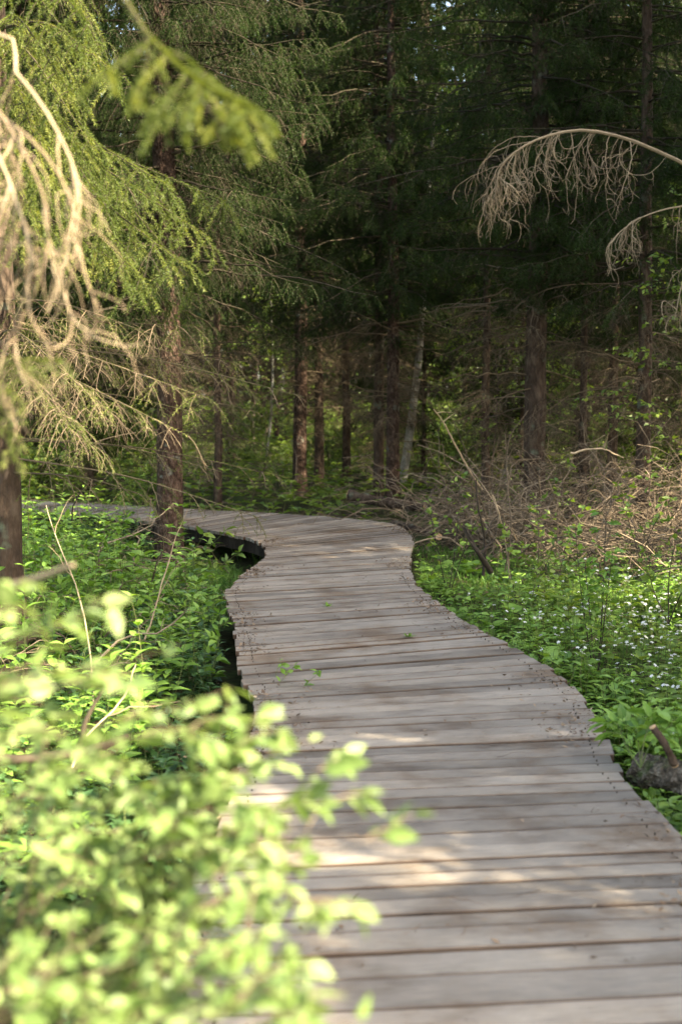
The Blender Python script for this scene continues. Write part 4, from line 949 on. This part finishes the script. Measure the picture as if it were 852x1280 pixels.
stick('fallen_log', [at(436, 619, 20.2), at(480, 628, 20.0), at(530, 634, 19.8)], .085, 'brown fallen log behind the bend just past the close pair of trunks', 'log', 'bark_dark', taper=.8)
stick('fallen_log', [at(492, 655, 17.2), at(520, 661, 16.6), at(548, 671, 15.8)], .055, 'thin dark log lying against the outside of the bend', 'log', 'bark_dark', taper=.7)
def rotten_log():
    p0 = at(792, 962, 5.75); P = spline([q - p0 for q in (at(792, 962, 5.75), at(835, 968, 5.6), at(900, 985, 5.4), at(1000, 1000, 5.2))], 60); mb = MB()
    mb.tubes(P[None], (.062 + 0 * P[None, :, 0]), 28); V = mb.v[0].reshape(60, 28, 3); c = P[:, None]
    a = np.arange(28) / 28 * 6.283; u = np.linspace(0, 1, 60)[:, None]
    m = 1 + .16 * np.sin(a * 3 + u * 9) * np.cos(u * 23 + a) + .10 * np.sin(a * 7 + u * 31) + rng.normal(size=(60, 28)) * .05
    m *= np.clip(.55 + u * 14 + .25 * np.sin(a * 2), .3, 1)
    mb.v[0] = (c + (V - c) * m[..., None]).reshape(-1, 3)
    o = mb.build('fallen_log', [M['bark_log']], smooth=True); o.location = p0; tag(o, 'mossy rotten log end touching the right edge of the boardwalk', 'log')
rotten_log()
stick('fallen_log', [at(842, 955, 5.45), at(830, 930, 5.4), at(816, 910, 5.4)], .016, 'short snapped branch stub poking up beside the mossy log', 'branch', 'bark_dark', taper=.8, sides=10)
stick('dead_branch', [at(-120, 790, 2.5), at(-20, 745, 2.4), at(50, 722, 2.3), at(92, 706, 2.25)], .009, 'blurred pale broken branch jutting in at the left edge above the shrub', 'branch', 'twig_dull', taper=.5)
stick('dead_branch', [at(-60, 945, 4.2), at(20, 950, 4.2), at(110, 938, 4.3), at(160, 920, 4.4)], .022, 'brown fallen branch lying in the undergrowth at the lower left', 'branch', 'twig_brown', [(.6, (.3, .2, .9), .25)], taper=.5)
for u, v, d, lab in [(560, 700, 12.5, 'small green sapling in the brush just right of the bend'), (690, 690, 13, 'green sapling among dry twigs in front of the thick dark trunk'), (800, 680, 12, 'green sapling among dry twigs near the right edge'), (655, 730, 11, 'low green sapling in front of the brush beside the pale broken sticks'), (835, 760, 9, 'green leafy sapling at the right edge above the flowers')]:
    small_specs.append(((u, v + 20, d), [(u - 25, v - 70, d), (u + 15, v - 110, d + .2), (u + 40, v - 60, d - .2)], lab))
GL = 'bare thin twigs standing in the undergrowth on the left'
for pts, lab, f in [([(117, 880, 7.6), (112, 790, 7.7), (95, 720, 7.8), (72, 665, 7.9), (60, 630, 8)], 'long bare pale twig curving up to the left above the undergrowth', [(.75, (.3, 0, .9), .25), (.5, (-.5, 0, .8), .25)]),
                    ([(180, 800, 8.5), (195, 760, 8.6), (215, 690, 8.8), (236, 640, 9)], 'bare pinkish twig slanting up in front of the lichened spruce', [(.7, (-.7, 0, .5), .3), (.4, (.5, 0, .6), .3)]),
                    ([(90, 960, 5.5), (105, 920, 5.6), (150, 870, 5.8), (165, 830, 6)], 'forked brown twig low between the blurred leaves', [(.5, (.9, 0, .4), .35)]),
                    ([(90, 650, 10), (95, 625, 10), (112, 604, 10), (122, 606, 10)], 'small black hooked twig in front of the far end of the walk', [(.4, (.7, 0, .7), .2)])]:
    stick('bare_twig', [at(*q) for q in pts], .006, lab, 'twig', 'twig_tan' if 'black' not in lab else 'stem_dark', f, GL, rough=.004)

# right-hand leafy sapling with dark stems in the herbs, and other single plants
def small_sapling(name, basepx, tips, L, W, label, mat='leaf_herb', per=5, nside=7, sidelen=.16, stem='stem_dark', r=.005, t0=.45):
    b = at(*basepx); b[2] = float(ground_z(b[0], b[1])) - .02 if b[2] < 0 else b[2]
    root = empty(name, b, label, 'plant'); P = np.stack([spline([np.zeros(3), (at(*t) - b) * .5 + rng.normal(size=3) * .02, at(*t) - b], 10) for t in tips])
    sm, fm = MB(), MB(); sm.tubes(P, (r * np.linspace(1, .35, 10))[None], 5)
    s1, *_ = side_twigs(P, nside, t0, 1, lambda t: sidelen * (1.2 - t) + .03, .9, .2, 5, .15, .05)
    sm.tubes(s1, (.0014 * np.linspace(1, .5, 5))[None], 3)
    leafy(fm, s1, per, L, W, 0); leafy(fm, P, per, L, W, 0, t0=t0 + .2)
    sm.build('stems', [M[stem]], root); fm.build('foliage', [M[mat]], root)
small_sapling('sapling', (745, 860, 8.8), [(730, 700, 8.8), (757, 640, 8.9), (765, 690, 8.7), (718, 660, 9.0)], .055, .030, 'young dark-stemmed sapling rising from the herbs on the right', nside=14, per=6, t0=.3, sidelen=.22)
for b_, t_, l_ in small_specs: small_sapling('sapling', b_, t_, .06, .034, l_, nside=9, mat='leaf_wood', sidelen=.25, t0=.3)
small_sapling('nettle', (800, 960, 5.6), [(770, 900, 5.9), (790, 888, 5.9), (815, 900, 5.7), (840, 905, 5.6)], .085, .04, 'large pale green leaves above the mossy log', nside=4, r=.003, stem='stem_green')
small_sapling('seedling', (318, 860, 7.55), [(372, 828, 7.5), (404, 836, 7.4), (350, 822, 7.7)], .045, .026, 'leafy green shoot reaching over the left edge of the planks', nside=5, r=.0025, stem='stem_green', sidelen=.08, t0=.2)
small_sapling('seedling', (180, 745, 11.0), [(285, 660, 11), (255, 668, 11.2), (300, 690, 11), (270, 700, 11)], .085, .038, 'tall green stems with opposite leaves in front of the grassy nook', nside=5, r=.004, stem='stem_green', mat='leaf_wood', sidelen=.12)
for i, (u, v, d, h) in enumerate([(30, 700, 9.5, .9), (80, 690, 10, .9), (150, 700, 10.5, .8), (120, 740, 9, .8), (50, 760, 8, .8), (230, 740, 10.5, .7), (190, 780, 9, .7), (250, 790, 8.6, .5)]):
    p = at(u, v, d); small_sapling('leafy_plant', (u, v + 90, d), [(u - 20, v - 35, d), (u + 25, v - 20, d), (u + 2, v - 50, d + .1), (u - 45, v - 5, d)], .07, .035,
                  ['nettle clump against the left edge below the trunk', 'nettle clump left of the black hooked twig', 'nettle clump between the left edge and the lichened spruce', 'nettle clump in front of the long bare twig',
                   'nettle clump right above the blurred shrub at the left', 'nettle clump at the foot of the lichened spruce', 'nettle clump beside the forked curve of the walk', 'nettle clump touching the left edge of the planks'][i],
                  mat='leaf_herb', nside=7, r=.003, stem='stem_green', sidelen=.14, t0=.25, per=5)

# ---------------------------------------------------------------- litter on the planks and the forest floor
def litter():
    g = np.random.default_rng(51); n = 14000
    s = g.uniform(1.5, DS[-1] - 3, n); c = np.clip(.35 + .6 * np.sin(s * 2.3 + 1) + .5 * np.sin(s * 5.1), .02, 1) ** 1.6
    keep = g.random(n) < c; s = s[keep]; n = len(s)
    l = smooth_interp(s, DL); r = smooth_interp(s, DR); side = g.random(n) < .5
    o = np.abs(g.normal(size=n)) * .085 + .005
    o = np.where(g.random(n) < .06, g.uniform(0, .9, n), o)
    o = np.clip(o, .004, .95); t = np.where(side, o, 1 - o); p = l * (1 - t[:, None]) + r * t[:, None]
    P = np.concatenate([p, g.uniform(.004, .016, (n, 1))], 1)
    a = g.random(n) * 6.28; D = np.stack([np.cos(a), np.sin(a), g.normal(size=n) * .3], -1); S = np.stack([-np.sin(a), np.cos(a), g.normal(size=n) * .4], -1)
    L = g.uniform(.008, .034, n); mb = MB(); mb.leaves(P, D, S, L, L * g.uniform(.2, .7, n), 0, simple=True, rnd=g.random(n), curl=-.15)
    m = 260; s = g.uniform(1.5, DS[-1] - 4, m); t = np.where(g.random(m) < .6, np.where(g.random(m) < .5, g.uniform(.02, .16, m), g.uniform(.84, .98, m)), g.uniform(.1, .9, m))[:, None]; p = smooth_interp(s, DL) * (1 - t) + smooth_interp(s, DR) * t
    a = g.random(m) * 6.28; D = np.stack([np.cos(a), np.sin(a), 0 * a], -1)
    T = curves(np.concatenate([p, np.full((m, 1), .008)], 1), D, g.uniform(.03, .13, m), 0.0, 5, .08); T[..., 2] = np.maximum(T[..., 2], .004)
    mb.tubes(T, (.0012 * np.linspace(1, .6, 5))[None], 3)
    o = mb.build('leaf_litter', [M['litter']]); tag(o, 'brown leaf crumbs and twigs lying along both edges of the planks', 'litter', kind='stuff')
    mb = MB(); n = 9000; x = g.uniform(-5, 5, n); y = g.uniform(3, 22, n); k = deck_dist(x, y) > 0; x, y = x[k], y[k]; n = len(x)
    a = g.random(n) * 6.28; D = np.stack([np.cos(a), np.sin(a), g.normal(size=n) * .3], -1); S = np.stack([-np.sin(a), np.cos(a), g.normal(size=n) * .4], -1)
    mb.leaves(np.stack([x, y, ground_z(x, y) + .01], -1), D, S, g.uniform(.02, .06, n), g.uniform(.015, .035, n), 0, simple=True)
    o = mb.build('leaf_litter', [M['litter']]); tag(o, 'dead brown leaves on the forest floor beneath the herbs', 'litter', kind='stuff')
litter()
def sprig(u, v, label):
    p = at(u, v, 9); # put it on the planks
    dr = p - np.array([0, 0, CAMZ]); p = np.array([0, 0, CAMZ]) + dr * (CAMZ / -dr[2]); mb = MB()
    n = 9; a = rng.random(n) * 6.28; D = np.stack([np.cos(a), np.sin(a) * .6, rng.uniform(.1, .6, n)], -1); S = np.cross(D, [0, 0, 1.])
    mb.leaves(np.tile([[0, 0, .006]], (n, 1)), D, S, rng.uniform(.03, .055, n), .016, 1)
    mb.tubes(curves(np.array([[-.04, 0, .006]]), np.array([[1., .1, .05]]), .09, 0, 5, .05), .0012, 3, 0)
    o = mb.build('green_sprig', [M['stem_green'], M['leaf_herb']]); o.location = p; tag(o, label, 'sprig')
sprig(409, 759, 'small green sprig lying in the middle of the planks'); sprig(511, 797, 'flat green leaf sprig lying right of the middle of the planks')

# ---------------------------------------------------------------- the far wood
def far_wood():
    g = np.random.default_rng(61); mb = MB(); n = 90000
    a = g.uniform(-.62, .62, n); d = g.uniform(66, 84, n); z = g.uniform(-.3, 26, n)
    x = np.sin(a) * d; y = np.cos(a) * d
    keep = (np.sin(x * .45) * np.cos(z * .6 + x * .2) + .5 * np.sin(x * 1.3 + z * .9)) > -.85
    x, y, z = x[keep], y[keep], z[keep]; n = len(x)
    D = nrm(g.normal(size=(n, 3)) - np.array([0, 0, .6])); S = g.normal(size=(n, 3))
    mb.leaves(np.stack([x, y, z], -1), D, S, g.uniform(.5, 1.1, n), g.uniform(.2, .45, n), 1, simple=True)
    m = 110; a = g.uniform(-.62, .62, m); d = g.uniform(64, 84, m); b = np.stack([np.sin(a) * d, np.cos(a) * d, np.full(m, -.4)], -1)
    mb.tubes(curves(b, np.tile([[0, 0, 1.]], (m, 1)), 26, 0, 5, .01), (.2 * np.linspace(1, .3, 5))[None], 7, 0)
    o = mb.build('far_wood', [M['bark_dark'], M['needle_dark']]); tag(o, 'dark wood closing off the view far behind', 'wood', kind='stuff')
far_wood()
print('objects', len(bpy.data.objects), 'tris', sum(len(m.loop_triangles) or len(m.polygons) for m in bpy.data.meshes))
